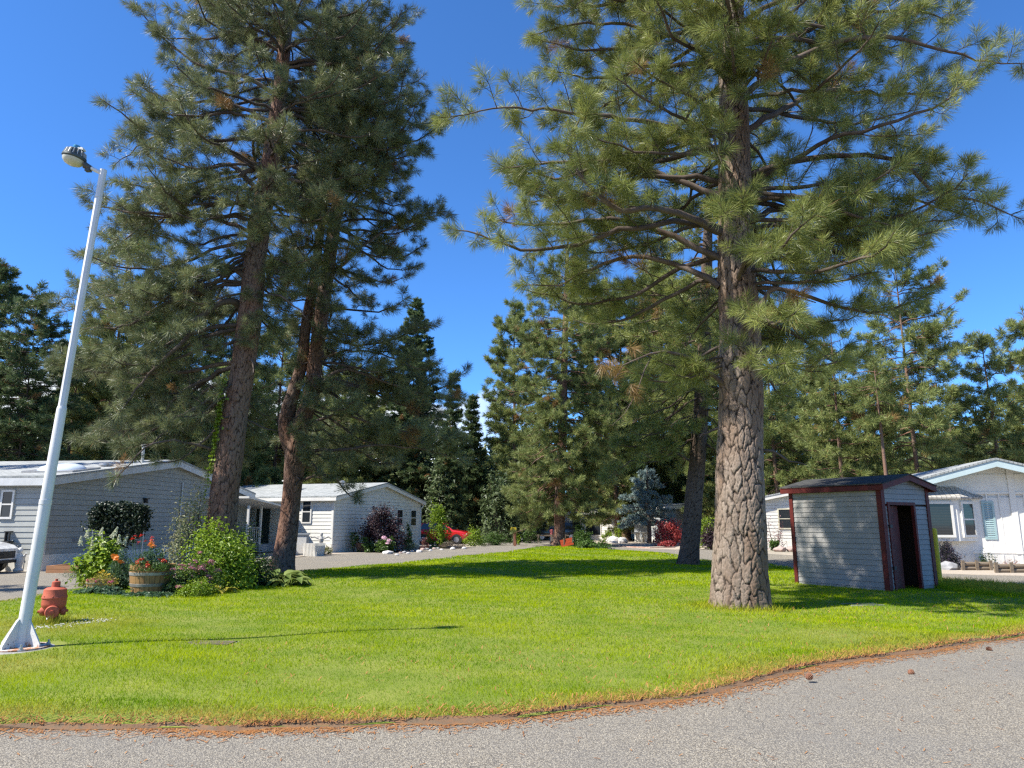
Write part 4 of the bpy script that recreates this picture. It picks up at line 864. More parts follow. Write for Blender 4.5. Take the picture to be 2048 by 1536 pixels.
for k, px, yb_, yt, d, wp, lab, sd_ in FT:
    far_tree(k, px, yb_, yt, d, wp, lab, G, 100 + sd_, z0=(7.5 if sd_ == 16 else 2.2 if k == 'pine' and sd_ not in (17,) else 3.2 if k == 'pine' else None), tw=10 if k == 'pine' else 5, full=.85 if sd_ < 3 else .6)
# fir added out of frame to shade the blue home's side wall
rng = np.random.default_rng(77)
tr = [(-26, 27.0, z, .25 * (1 - z / 19) + .02) for z in np.linspace(0, 18.5, 6)]
pine('fir_tree', 'unseen fir added past the left end of the blue home to shade its wall', 'tree', [tr], interp_env([(1, 3.0, 2.4, 2.4), (8, 2.8, 2.2, 2.3), (18.5, .2, .2, .2)]), rng, 2, 1.5, 18, .6, (6, 8), M_bark_dark, M_fir, [], K=20, ln=.26, w=.05, e_lo=-.3, e_hi=.3, sag=.15, tip=.35, seg=8, step=.8, plates=False, sp=.5, twig=.4, flat=.6, l2k=.34, start=.1, group=G)
rng = np.random.default_rng(78)  # pine added outside the view to throw shade on the driveway
tr = [(-18.6, 15.7, z, .2 * (1 - z / 9.4) + .02) for z in np.linspace(0, 9, 6)]
pine('pine_tree', 'unseen pine added left of the lamp post to shade the driveway', 'tree', [tr], interp_env([(2.4, 1.2, 1.2, 1.2), (4, 2.1, 2.0, 2.0), (6.5, 1.6, 1.6, 1.6), (9, .3, .3, .3)]), rng, 2, 2.8, 8.8, .6, (5, 7), M_bark_red, M_ndl_far, [], K=32, ln=.3, w=.03, e_lo=-.2, e_hi=.5, seg=12, step=.6, plates=False, sp=.36, twig=.34, l2k=.55, group=G)
# blue spruce
dS = 57.0
rng = np.random.default_rng(81); b = at(1298, 1050, dS); Hs = at(1298, 935, dS).z
tr = [(b.x, dS, z, .16 * (1 - z / Hs) + .03) for z in np.linspace(0, Hs, 5)]
pine('spruce_tree', 'silvery blue spruce in front of the far homes', 'tree', [tr], interp_env([(1.6, 2.6, 2.4, 2.2), (3, 2.9, 2.4, 2.3), (Hs, .2, .2, .2)]), rng, 2, 1.9, Hs, .42, (7, 9), M_bark_dark, M_spruce, [], K=34, ln=.24, w=.05, e_lo=-.15, e_hi=.3, sag=.2, tip=.4, seg=8, step=.4, plates=False, sp=.42, twig=.3, l2k=.36, start=.12)
# bare brown trunk standing beside it
rng = np.random.default_rng(82); b = gnd(1253, 1081)
tr = [(b.x, b.y, -.05, .5), (b.x, b.y, .5, .42), (b.x + .05, b.y, 3, .36), (b.x + .1, b.y, 8, .3), (b.x, b.y, 15, .15), (b.x, b.y, 20, .03)]
pine('pine_tree', 'stout brown-trunked pine beside the stone table', 'tree', [tr], interp_env([(3.4, 2.2, 2.2, 2.2), (8, 3.8, 3.8, 3.6), (14, 3, 3, 3), (20, .4, .4, .4)]), rng, 2, 4.2, 19.5, .95, (4, 6), M_bark_red, M_ndl_far, [], K=30, ln=.42, w=.05, seg=24, step=.2, depth=.03, sp=.65, twig=.34)

# ------------------------------------------------------------------ shrubs and flowers
LM = {}
def lm(name, c1, c2, trans=.35, rough=.45, spec=.4):
    if name not in LM: LM[name] = leafmat(name, c1, c2, trans, rough, spec)
    return LM[name]
def leaf_cloud(P, Nn, ln, wd, rng, curl=.25):
    """folded pointed leaves at points P with facing Nn"""
    n = len(P); Nn = Nn / (np.linalg.norm(Nn, axis=1)[:, None] + 1e-9); t = np.cross(Nn, rng.normal(0, 1, (n, 3))); t /= np.linalg.norm(t, axis=1)[:, None] + 1e-9; s = np.cross(Nn, t)
    l = (ln * rng.uniform(.6, 1.3, n))[:, None]; w_ = l * wd / ln * .5
    a = P - t * l * .5; tip = P + t * l * .5 - Nn * l * curl; m1 = P + s * w_ + Nn * l * .06; m2 = P - s * w_ + Nn * l * .06
    V = np.stack([a, m1, tip, m2], 1); o = (np.arange(n) * 4)[:, None]
    return V.reshape(-1, 3), np.concatenate([o + [[0, 1, 2]], o + [[0, 2, 3]]])
def bush(name, label, cat, x0, x1, ytop, ybase, m, leaf=.06, n=3000, clumps=45, ry=.9, group=None, seed=0, wide=.55, shape=1.0, d=None, bottom=.06, sig=.17, gaps=.0, hi=None):
    rng = np.random.default_rng(500 + seed); d = d or gnd(500, ybase).y; c = at((x0 + x1) / 2, ybase, d); H = at(512, ytop, d).z; rx = (x1 - x0) / 2 * d / 1455
    t = thing(name, label, cat, (c.x, d, .0), 0, group)
    u = rng.normal(0, 1, (clumps, 3)); u[:, 2] = abs(u[:, 2]); u /= np.linalg.norm(u, axis=1)[:, None]; rr = rng.uniform(.45, 1, (clumps, 1)) ** .6
    cl = u * rr; hz = np.clip(cl[:, 2], 0, 1) ** shape
    irr = 1 + .18 * rng.normal(0, 1, clumps)
    C = np.c_[cl[:, 0] * rx * irr * .88, cl[:, 1] * rx * ry * irr * .88, bottom * H + hz * H * .86 * np.clip(irr, .8, 1.06)]
    idx = rng.integers(0, clumps, n); sg = sig * np.array([rx, rx * ry, H * .62])
    P = C[idx] + rng.normal(0, 1, (n, 3)) * sg; P[:, 2] = np.clip(P[:, 2], .02, H * 1.06)
    out = P / np.array([rx, rx * ry, H]); Nn = out * .55 + np.array([0, 0, .55]) + rng.normal(0, .45, (n, 3))
    V, F = leaf_cloud(P, Nn, leaf, leaf * wide, rng)
    tint = np.clip(np.repeat(rng.uniform(.15, .85, clumps)[idx] + rng.normal(0, .18, n), 4), 0, 1)
    npmesh('foliage', V, F, m, t, {'tint': tint})
    sk = Skin()
    for k in range(0, clumps, 2):
        e = C[k]; b0 = np.array([e[0] * .15, e[1] * .15, 0]); md = (b0 + e) / 2 + np.array([e[0] * .12, e[1] * .12, 0]); r0 = .006 + .008 * H
        sk.add(*tube_np(np.array([[*b0, r0], [*md, r0 * .7], [*e, r0 * .35]]), 4))
    sk.build('stem', M_twig, t)
    return t, (c, d, rx, H, C)
def bloom_mesh(name, m, r_, petals=12, layers=2, dome=.3, seed=0):
    rng = random.Random(seed); v = []; f = []
    for L_ in range(layers):
        rad = r_ * (1 - .35 * L_); z0 = r_ * dome * L_ * .6
        for k in range(petals):
            a = 2 * PI * (k + .5 * L_) / petals + rng.uniform(-.1, .1); da = PI / petals * .95; n0 = len(v); zt = z0 + r_ * dome * rng.uniform(.1, .5)
            for (rr, aa, zz) in ((.12, a, z0), (.7, a - da, z0 + r_ * .18), (1, a, zt), (.7, a + da, z0 + r_ * .18)): v.append((rr * rad * math.cos(aa), rr * rad * math.sin(aa), zz))
            f += [(n0, n0 + 1, n0 + 2, n0 + 3)]
    n0 = len(v); iv_, if2 = icos(r_ * .3, 1); v += [(x, y, z * .6 + r_ * .2) for x, y, z in iv_]; f += [tuple(i + n0 for i in q) for q in if2]
    me = bpy.data.meshes.new(name); me.from_pydata(v, [], f); me.materials.append(m); return me
def cluster_mesh(name, m, r_, n=60, seed=0, flat=.6, leaf=None):
    rng = np.random.default_rng(seed); u = rng.normal(0, 1, (n, 3)); u[:, 2] = abs(u[:, 2]) * 1.0 - .1; u /= np.linalg.norm(u, axis=1)[:, None]
    P = u * r_ * rng.uniform(.65, 1, (n, 1)) * np.array([1, 1, flat]); V, F = leaf_cloud(P, u + rng.normal(0, .3, (n, 3)), leaf or r_ * .5, (leaf or r_ * .5) * .8, rng, .1)
    me = bpy.data.meshes.new(name); me.from_pydata([tuple(x) for x in V], [], [tuple(int(i) for i in q) for q in F]); me.materials.append(m)
    a = me.attributes.new('tint', 'FLOAT', 'POINT'); a.data.foreach_set('value', np.repeat(rng.uniform(0, 1, n), 4).astype(np.float32)); return me
def put(name, me, parent, loc, rot=(0, 0, 0), sc=1):
    o = bpy.data.objects.new(name, me); COL.objects.link(o); o.parent = parent; o.location = loc; o.rotation_euler = rot; o.scale = (sc,) * 3; return o
Gb = 'plants of the flower bed under the left pines'
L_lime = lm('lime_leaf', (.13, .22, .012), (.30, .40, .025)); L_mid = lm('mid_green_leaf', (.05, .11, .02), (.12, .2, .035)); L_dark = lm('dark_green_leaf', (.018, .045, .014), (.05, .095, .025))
L_blue = lm('blue_green_leaf', (.045, .095, .045), (.10, .17, .08)); L_grey = lm('grey_green_leaf', (.12, .17, .10), (.22, .27, .17)); L_var = lm('variegated_leaf', (.16, .2, .09), (.42, .38, .2))
L_pur = lm('purple_leaf', (.028, .016, .022), (.075, .04, .045), .2); L_red = lm('red_maple_leaf', (.22, .025, .03), (.42, .07, .06), .3); L_gold = lm('gold_leaf', (.2, .2, .02), (.42, .36, .05))
P_red = lm('red_petal', (.5, .035, .02), (.62, .09, .03), .25); P_or = lm('orange_petal', (.72, .22, .02), (.8, .36, .04), .25); P_pink = lm('dusty_pink_petal', (.42, .15, .18), (.58, .27, .29), .25)
P_mag = lm('magenta_petal', (.5, .06, .14), (.62, .14, .24), .25); P_white = lm('cream_petal', (.62, .63, .45), (.75, .75, .6), .3); P_lpink = lm('pale_pink_petal', (.7, .42, .5), (.8, .55, .62), .25); P_yel = lm('yellow_petal', (.7, .5, .04), (.75, .6, .08), .25)

bush('lime_shrub', 'bright lime green shrub, largest in the flower bed', 'shrub', 352, 505, 1042, 1184, L_lime, .085, 6500, 60, .75, Gb, 1, shape=.8)
bush('variegated_shrub', 'tall cream and tan leaved shrub left of the ivy pine', 'shrub', 318, 432, 974, 1165, L_var, .075, 4200, 46, .8, Gb, 2, shape=1.0, d=19.6)
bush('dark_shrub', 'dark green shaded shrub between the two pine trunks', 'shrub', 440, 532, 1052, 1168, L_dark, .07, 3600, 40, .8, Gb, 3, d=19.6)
tS, inf = bush('spirea_shrub', 'low spirea covered in dusty pink flower heads', 'flower', 336, 440, 1104, 1190, L_mid, .05, 3200, 46, .7, Gb, 4, d=16.1)
me = cluster_mesh('flower_head', P_pink, .085, 70, 1, .45, .032); rng = np.random.default_rng(1)
for k in range(34):
    c = inf[4][k % len(inf[4])]; put('flower_head', me, tS, c + rng.normal(0, .05, 3) + np.array([0, -.04, .10]), (rng.normal(0, .35), rng.normal(0, .35), 0), rng.uniform(.7, 1.25))
tS, inf = bush('low_shrub', 'yellow-green low leafy plant in front of the pink spirea', 'plant', 352, 424, 1156, 1200, L_lime, .04, 2600, 40, .6, Gb, 5, d=15.6)
tS, inf = bush('hydrangea', 'oakleaf hydrangea with white cone flowers at the left of the bed', 'flower', 152, 250, 1066, 1140, L_lime, .12, 1900, 36, .8, Gb, 6, d=18.6, wide=.7)
cone = MB(); rn = np.random.default_rng(4)
V, F = leaf_cloud(np.stack([np.array([math.cos(a) * r, math.sin(a) * r, z]) for a, z in zip(rn.uniform(0, 6.28, 130), rn.uniform(0, .24, 130)) for r in [.06 * (1 - z / .27)]]), rn.normal(0, 1, (130, 3)), .035, .03, rn)
cm_ = bpy.data.meshes.new('flower_cone'); cm_.from_pydata([tuple(x) for x in V], [], [tuple(int(i) for i in q) for q in F]); cm_.materials.append(P_white)
for px, py in ((172, 1072), (200, 1068), (222, 1072), (228, 1066), (247, 1086), (184, 1094), (205, 1090), (160, 1086), (238, 1083)):
    p = at(px, py + 4, 18.4); put('flower_cone', cm_, tS, p - tS.location, (rn.normal(0, .3), rn.normal(.15, .3), 0), .95)
bush('lavender_mound', 'grey-green soft mound of foliage by the driveway edge', 'plant', 146, 236, 1112, 1150, L_grey, .06, 3000, 40, .7, Gb, 7, wide=.25, d=19.4)
bush('marigold_foliage', 'leafy flower stems with orange blooms left of the barrel', 'flower', 208, 262, 1100, 1180, L_blue, .065, 1500, 26, .8, Gb, 8, d=17.2)
bush('cover_plant', 'dark glossy leaves in front of the small barrel', 'plant', 146, 262, 1172, 1206, L_blue, .10, 1900, 40, .5, Gb, 9, d=15.9, wide=.6)
bush('cover_plant', 'big drooping dark leaves at the foot of the large barrel', 'plant', 236, 350, 1184, 1208, L_blue, .13, 900, 34, .35, Gb, 10, d=15.6, wide=.6)
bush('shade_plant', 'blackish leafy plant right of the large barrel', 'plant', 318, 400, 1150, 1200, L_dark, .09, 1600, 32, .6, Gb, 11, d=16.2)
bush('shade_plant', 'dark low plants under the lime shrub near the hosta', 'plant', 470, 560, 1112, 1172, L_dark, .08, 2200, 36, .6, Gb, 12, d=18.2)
bush('weedy_plant', 'small grey-flowered plant at the base of the forked pine', 'plant', 516, 562, 1086, 1160, L_grey, .05, 1000, 22, .7, Gb, 13, d=21.5, wide=.3)
# hosta: broad arching leaves
def hosta(label, px, ybase, d, n, ln, seed, m):
    rng = random.Random(seed); c = at(px, ybase, d); t = thing('hosta', label, 'plant', (c.x, d, 0), 0, Gb); V = []; F = []; T = []
    for k in range(n):
        a = 2 * PI * k / n * 2.4 + rng.uniform(-.3, .3); L = ln * rng.uniform(.7, 1.15); up = rng.uniform(.5, 1.15); base = Vector((math.cos(a) * .05, math.sin(a) * .05, .05)); p = base.copy(); el = up; nseg = 7; n0 = len(V); tn = rng.uniform(.2, .9)
        for i in range(nseg + 1):
            q = i / nseg; w = L * .19 * max(.02, math.sin(PI * min(1, max(0, (q - .25) / .75)) ** .8)) if q > .25 else .008
            sx, sy = -math.sin(a) * w, math.cos(a) * w; V += [(p.x - sx, p.y - sy, p.z + w * .35), tuple(p), (p.x + sx, p.y + sy, p.z + w * .35)]; T += [tn + .35, tn - .1, tn + .35]
            p = p + Vector((math.cos(a) * math.cos(el), math.sin(a) * math.cos(el), math.sin(el))) * L / nseg; el -= .26
        for i in range(nseg):
            for s_ in (0, 1): F.append((n0 + i * 3 + s_, n0 + i * 3 + s_ + 1, n0 + i * 3 + 4 + s_, n0 + i * 3 + 3 + s_))
    npmesh('foliage', V, F, m, t, {'tint': np.clip(T, 0, 1)}, True); return t
L_hos = lm('hosta_leaf', (.07, .13, .02), (.28, .34, .10))
hosta('hosta with broad cream-edged leaves at the right end of the flower bed', 556, 1150, 18.6, 26, .78, 1, L_hos)
hosta('smaller hosta spilling onto the grass right of the bigger hosta', 578, 1160, 18.2, 22, .6, 2, L_hos)
hosta('bright yellow-green leaf tuft on the dark side of the pink spirea', 446, 1150, 16.4, 12, .42, 3, L_gold)
# ivy on the red-barked pine
rng = np.random.default_rng(61); P_ = []; Q_ = []
trA = crv([tp(438, 1080, dA, 74), tp(452, 960, dA, 66), tp(470, 840, dA, 62), tp(482, 750, dA, 62)], .1)
for k in range(900):
    i = int((rng.beta(4.5, 1.8)) * (len(trA) - 1)); a = PI + rng.normal(.4, .3); c = trA[i]; r_ = c[3] + .012 + abs(rng.normal(0, .03)); dv = np.array([math.cos(a), math.sin(a), 0]); P_.append(c[:3] + dv * r_); Q_.append(dv + rng.normal(0, .4, 3))
V, F = leaf_cloud(np.array(P_), np.array(Q_), .09, .08, rng)
iv_o = npmesh('ivy', V, F, L_lime, None, {'tint': np.repeat(rng.uniform(0, .8, 900), 4)}); tag(iv_o, 'bright green ivy climbing the left side of the leaning pine trunk', 'ivy')

# barrels
def barrel(label, px, ybase, d, R0, R1, H, seed, m):
    c = at(px, ybase, d); t = thing('barrel_planter', label, 'planter', (c.x, d, .03), 0, 'half barrel planters in the flower bed'); b = MB(); n = 26
    prof = [(R1 * .98, 0), (R1 * 1.02, H * .12), (R1 + (R0 - R1) * .62, H * .45), (R1 + (R0 - R1) * .9, H * .78), (R0, H)]
    for k in range(n):
        a0, a1 = 2 * PI * (k + .03) / n, 2 * PI * (k + .97) / n; vs = []
        for r_, z in prof: vs += [(r_ * math.cos(a0), r_ * math.sin(a0), z), (r_ * math.cos(a1), r_ * math.sin(a1), z)]
        for r_, z in prof[::-1]: vs += [((r_ - .03) * math.cos(a0), (r_ - .03) * math.sin(a0), z), ((r_ - .03) * math.cos(a1), (r_ - .03) * math.sin(a1), z)]
        m_ = len(prof) * 2; b.add(vs, [(i * 2, i * 2 + 1, (i * 2 + 3) % (2 * m_), (i * 2 + 2) % (2 * m_)) for i in range(m_)] if False else [(2 * i, 2 * i + 1, 2 * i + 3, 2 * i + 2) for i in range(m_ - 1)] + [(2 * m_ - 2, 2 * m_ - 1, 1, 0)])
    b.build('stave_wall', m, t)
    for zf in ((.03, .12), (.30, .40), (.66, .76)) if seed == 1 else ((.05, .15), (.7, .8)):
        h_ = MB(); rr = [np.interp(z * H, [p[1] for p in prof], [p[0] for p in prof]) for z in zf]
        h_.lathe([(rr[0] + .001, zf[0] * H), (rr[0] + .009, zf[0] * H + .004), (rr[1] + .009, zf[1] * H - .004), (rr[1] + .001, zf[1] * H)], 40); h_.build('hoop', M_hoop, t, True, auto=True)
    s_ = MB(); s_.lathe([(.01, H * .86), (R0 * .9, H * .86), (R0 * .9, H * .9), (.01, H * .93)], 20); s_.build('soil', M_soil, t)
    return t
M_oak = plain('oak_stave', (.34, .20, .075), (.22, .12, .045), 4, .75, bump=.3, bscale=30, stretch=(6, 6, .5), dirt=((.16, .10, .05), .6)); M_hoop = plain('rusty_galvanised_hoop', (.36, .36, .33), (.24, .22, .19), 4, .55, metal=.5); M_soil = plain('potting_soil', (.04, .03, .02), (.07, .05, .035), 20, 1)
barrel('large half wine barrel full of red and orange flowers', 300, 1192, 16.3, .46, .38, .66, 1, M_oak)
barrel('small low barrel tub trailing magenta flowers', 200, 1184, 16.6, .30, .24, .32, 2, plain('pale_tub_wood', (.36, .24, .11), (.28, .18, .08), 4, .8, stretch=(5, 5, .6)))
def flower_clump(name, label, px0, px1, ytop, ybase, d, m, leaf, n, blooms, bm_, seed, stalk=True, sc=1.0, wide=.5):
    rng = np.random.default_rng(seed); z0 = at(512, ybase, d).z; c = at((px0 + px1) / 2, ybase, d); H = at(512, ytop, d).z - z0; rx = (px1 - px0) / 2 * d / 1460
    t = thing(name, label, 'flower', (c.x, d, z0), 0, Gb); u = rng.uniform(-1, 1, (n, 3)); P = np.c_[u[:, 0] * rx, u[:, 1] * rx * .6, (u[:, 2] * .5 + .5) ** 1.3 * H * (1 - .4 * abs(u[:, 0]))]
    V, F = leaf_cloud(P, rng.normal(0, .5, (n, 3)) + [0, -.2, .7], leaf, leaf * wide, rng); npmesh('foliage', V, F, m, t, {'tint': np.repeat(rng.uniform(0, 1, n), 4)})
    sk = Skin()
    for px, py in blooms:
        e = np.array(at(px, py, d - .05 + rng.normal(0, .1)) - t.location)
        if stalk: sk.add(*tube_np(np.array([[e[0] * .6, e[1] * .5, 0, .006], [e[0] * .9, e[1] * .9, e[2] * .6, .005], [*e, .004]]), 5))
        put('bloom', bm_, t, e, (rng.normal(.35, .3), rng.normal(-.1, .3), rng.uniform(0, 6)), sc * rng.uniform(.85, 1.2))
    sk.build('stem', M_stalk, t); return t
M_stalk = plain('green_stalk', (.06, .12, .03), (.09, .15, .04), 5, .6)
bl_red = bloom_mesh('bloom', P_red, .055, 12, 3, .5, 1); bl_or = bloom_mesh('bloom', P_or, .075, 11, 3, .5, 2); bl_ger = cluster_mesh('bloom', P_red, .07, 40, 3, .8, .035); bl_mag = cluster_mesh('bloom', P_mag, .05, 30, 4, .7, .028); bl_yel = bloom_mesh('bloom', P_yel, .05, 10, 2, .5, 5)
flower_clump('tall_zinnia', 'tall thin-stemmed dull red flowers rising above the large barrel', 262, 322, 1100, 1138, 16.2, L_blue, .06, 520, [(265, 1079), (270, 1073), (283, 1072), (278, 1086), (291, 1083), (304, 1076), (303, 1081)], bl_red, 1)
flower_clump('dahlia', 'orange dahlia blooms at the top of the large barrel', 282, 330, 1090, 1136, 16.0, L_blue, .07, 480, [(300, 1090), (305, 1093), (303, 1087)], bl_or, 2)
flower_clump('geranium', 'bright red geranium heads over the rim of the large barrel', 262, 340, 1118, 1140, 15.95, L_mid, .05, 700, [(279, 1123), (284, 1120), (275, 1127), (295, 1127), (296, 1132), (325, 1119), (328, 1123), (321, 1121)], bl_ger, 3)
flower_clump('marigold', 'cluster of orange marigolds left of the large barrel', 216, 262, 1108, 1170, 17.0, L_blue, .06, 520, [(226, 1112), (231, 1114), (229, 1118), (235, 1121), (239, 1124), (243, 1126), (233, 1117)], bl_or, 4)
flower_clump('petunia', 'magenta flowers trailing over the small tub', 172, 232, 1150, 1168, 16.4, L_gold, .04, 420, [(176, 1161), (181, 1163), (186, 1160), (192, 1164), (198, 1162), (205, 1164), (212, 1163), (218, 1165), (190, 1169), (183, 1168), (224, 1164), (200, 1167)], bl_mag, 5, False)
flower_clump('yellow_flower', 'yellow and bronze blooms behind the small tub', 190, 228, 1140, 1165, 16.9, L_gold, .045, 360, [(200, 1146), (206, 1142), (212, 1148), (209, 1152), (217, 1150)], bl_yel, 6)

# dark creeper arch against the blue house
dV = 24.6; c = at(238, 1050, dV); t = thing('creeper_arch', 'very dark creeper grown over a thin metal arch by the blue home wall', 'climbing plant', (c.x, dV, 0))
rng = np.random.default_rng(71); n = 6000; P = np.c_[rng.normal(0, .42, n), rng.normal(0, .18, n), rng.normal(1.92, .34, n)]
P = np.c_[np.clip(rng.uniform(-.92, .92, n) + rng.normal(0, .06, n), -1.05, 1.05), rng.normal(0, .2, n), 0 * P[:, 2]]; zt_ = 2.28 - .28 * (P[:, 0] / .95) ** 4 + .05 * np.sin(P[:, 0] * 9); zb_ = 1.35 - .8 * np.exp(-((P[:, 0] - .1) / .5) ** 2) + .1 * np.sin(P[:, 0] * 7)
P[:, 2] = zb_ + (zt_ - zb_) * rng.uniform(0, 1, n) ** .8; V, F = leaf_cloud(P, rng.normal(0, .5, (n, 3)) + [0, -.3, .6], .10, .07, rng)
npmesh('foliage', V, F, lm('blackish_creeper_leaf', (.010, .022, .010), (.028, .05, .018), .15), t, {'tint': np.repeat(rng.uniform(0, .8, n), 4)})
for x in (-.86, .86):
    q = MB(); q.tube([(x, 0, -.02), (x, 0, 1.2), (x * .96, 0, 2.0)], .018, 8); q.build('post', M_metal, t, True, auto=True)

# shrubs in front of the second home and along the road
Gr = 'shrubs beside the left road'
bush('purple_shrub', 'large blackish purple shrub in front of the second home', 'shrub', 722, 806, 1010, 1104, L_pur, .13, 6500, 60, .8, Gr, 21, d=40.5, shape=.75)
tS, inf = bush('hydrangea', 'hydrangea with pale pink mophead blooms by the road', 'flower', 750, 792, 1074, 1106, L_mid, .10, 1300, 26, .8, Gr, 22, d=39.5, wide=.7)
me = cluster_mesh('flower_head', P_lpink, .15, 70, 8, .8, .07)
for px, py in ((770, 1078), (778, 1082), (776, 1087), (768, 1076)): put('flower_head', me, tS, at(px, py, 39.0) - tS.location)
bush('leafy_shrub', 'small green leafy bush between basket and pink hydrangea', 'shrub', 716, 752, 1074, 1106, L_mid, .11, 900, 22, .8, Gr, 23, d=39.8, wide=.7)
bush('tall_shrub', 'tall yellow-green shrub in front of the red car', 'shrub', 851, 897, 998, 1096, L_lime, .17, 1900, 44, .8, Gr, 24, d=46, shape=.95, wide=.45)
bush('leafy_shrub', 'green shrub between the purple shrub and the red car', 'shrub', 806, 826, 1048, 1102, L_mid, .11, 1300, 26, .8, Gr, 25, d=44, shape=1.1)
bush('grey_mound', 'brownish grey twiggy mound before the front of the red car', 'shrub', 880, 934, 1080, 1098, lm('brown_leaf', (.12, .10, .07), (.24, .19, .14)), .08, 1500, 30, .6, Gr, 26, d=45.5, wide=.3)
bush('leafy_shrub', 'light green shrub beyond the nose of the red car', 'shrub', 926, 968, 1052, 1096, L_lime, .12, 1100, 26, .8, Gr, 27, d=50)
bush('silver_plant', 'low silver plant on the stone edging under the purple shrub', 'plant', 806, 842, 1086, 1103, L_grey, .07, 900, 20, .6, Gr, 28, d=41.5, wide=.3)
bush('berry_plant', 'small reddish leaved plant with white base beside the stone edging', 'plant', 838, 860, 1074, 1100, lm('rusty_leaf', (.12, .05, .04), (.26, .11, .08)), .08, 600, 16, .8, Gr, 29, d=43.5)
bush('leafy_shrub', 'low shrubs with pale flowers by the yellow mailbox', 'shrub', 950, 1020, 1064, 1096, L_mid, .10, 2000, 40, .5, Gr, 30, d=52)
bush('leafy_shrub', 'upright pale green plant beside the yellow mailbox', 'plant', 1026, 1042, 1066, 1090, L_lime, .12, 420, 12, .8, Gr, 31, d=53)
bush('leafy_shrub', 'brown-green shrub left of the island pine across the road', 'shrub', 1040, 1080, 1050, 1088, L_mid, .10, 1200, 26, .7, Gr, 32, d=57)
Gi = 'shrubs by the far end of the lawn and road'
bush('columnar_shrub', 'upright dark green conical shrub beside the island pine', 'shrub', 1142, 1182, 1036, 1096, L_mid, .10, 2600, 36, .8, Gi, 41, d=49, shape=1.2)
bush('leafy_shrub', 'round green shrub at the island tip, right of the orange board', 'shrub', 1150, 1188, 1058, 1098, L_mid, .11, 1700, 30, .8, Gi, 42, d=46.5)
bush('leafy_shrub', 'low big-leaved shrub at the right end of the island tip', 'shrub', 1158, 1222, 1078, 1102, L_mid, .13, 1500, 34, .6, Gi, 43, d=44.5)
bush('leafy_shrub', 'lower leafy shrub at the foot of the island pine', 'shrub', 1124, 1168, 1072, 1098, L_dark, .11, 1300, 26, .7, Gi, 44, d=47.5)
bush('round_shrub', 'clipped golden-green ball shrub by the far driveway', 'shrub', 1201, 1230, 1059, 1079, L_lime, .08, 1800, 40, .95, Gi, 45, d=60, shape=.7, sig=.1)
bush('round_shrub', 'taller clipped green shrub left of the stout brown trunk', 'shrub', 1229, 1250, 1045, 1079, L_lime, .09, 1300, 30, .9, Gi, 46, d=59, shape=.8)
bush('red_maple', 'bright red Japanese maple bush, larger', 'shrub', 1308, 1374, 1037, 1094, L_red, .13, 3600, 50, .8, Gi, 47, d=50.5, shape=.75)
bush('red_maple', 'small low red bush in front of the larger red one', 'shrub', 1317, 1354, 1078, 1099, L_red, .11, 1300, 30, .7, Gi, 48, d=48.5)
bush('tall_shrub', 'yellow-green tall shrub left of the thick pine trunk', 'shrub', 1398, 1436, 1024, 1100, L_lime, .12, 1700, 36, .8, Gi, 49, d=46.5)
bush('purple_shrub', 'dark purple-brown shrub just left of the thick pine trunk', 'shrub', 1400, 1446, 1046, 1104, L_pur, .11, 2600, 40, .8, Gi, 50, d=44)
Gw = 'plants along the right-hand homes'
bush('leafy_shrub', 'small green shrub at the wall of the home right of the thick trunk', 'shrub', 1538, 1562, 1078, 1102, L_mid, .10, 900, 24, .8, Gw, 51, d=42.5)
bush('purple_shrub', 'thin reddish shrub against the white wall right of the thick trunk', 'shrub', 1530, 1572, 1004, 1100, lm('thin_red_leaf', (.16, .05, .06), (.3, .12, .12)), .09, 420, 26, .5, Gw, 52, d=43)
bush('lavender', 'dark lavender clump with purple spikes under the bay window', 'plant', 1874, 1920, 1080, 1140, lm('lavender_leaf', (.035, .05, .035), (.11, .08, .13)), .10, 2200, 40, .8, Gw, 53, d=25.4, wide=.22)
bush('rose_bush', 'thin rose bush under the right pane of the bay window', 'plant', 1958, 1998, 1096, 1136, L_dark, .06, 420, 20, .6, Gw, 54, d=25.8)
bush('red_flower_plant', 'low plant with red flowers at the right end of the white home', 'flower', 2006, 2044, 1118, 1138, lm('red_mix_leaf', (.1, .1, .03), (.45, .06, .04)), .05, 500, 20, .6, Gw, 55, d=25.6)

# distant wood behind everything: dense mass of foliage
rng = np.random.default_rng(91); Ps = []
for k in range(280):
    px = rng.uniform(-250, 2300); d = rng.uniform(72, 105); top = at(1024, rng.uniform(860, 960) if 860 < px < 1010 else rng.uniform(770, 910), d).z; b = at(px, 1050, d); rr = rng.uniform(2.5, 4.5)
    n = 420; u = rng.normal(0, 1, (n, 3)); u /= np.linalg.norm(u, axis=1)[:, None]; u *= rng.uniform(.6, 1, (n, 1)); Ps.append(np.c_[b.x + u[:, 0] * rr, d + u[:, 1] * rr, top * .5 + u[:, 2] * top * .5])
P = np.vstack(Ps); V, F = leaf_cloud(P, rng.normal(0, .6, P.shape) + [0, 0, .6], .75, .45, rng)
kind(npmesh('woodland', V, F, leafmat('woodland_leaf', (.05, .08, .025), (.16, .19, .07), .2), None, {'tint': np.repeat(rng.uniform(0, 1, len(P)), 4)}), 'stuff')
L_wood = lm('dull_tree_leaf', (.055, .09, .035), (.15, .19, .08))
Gd = 'broadleaf trees behind the red car'
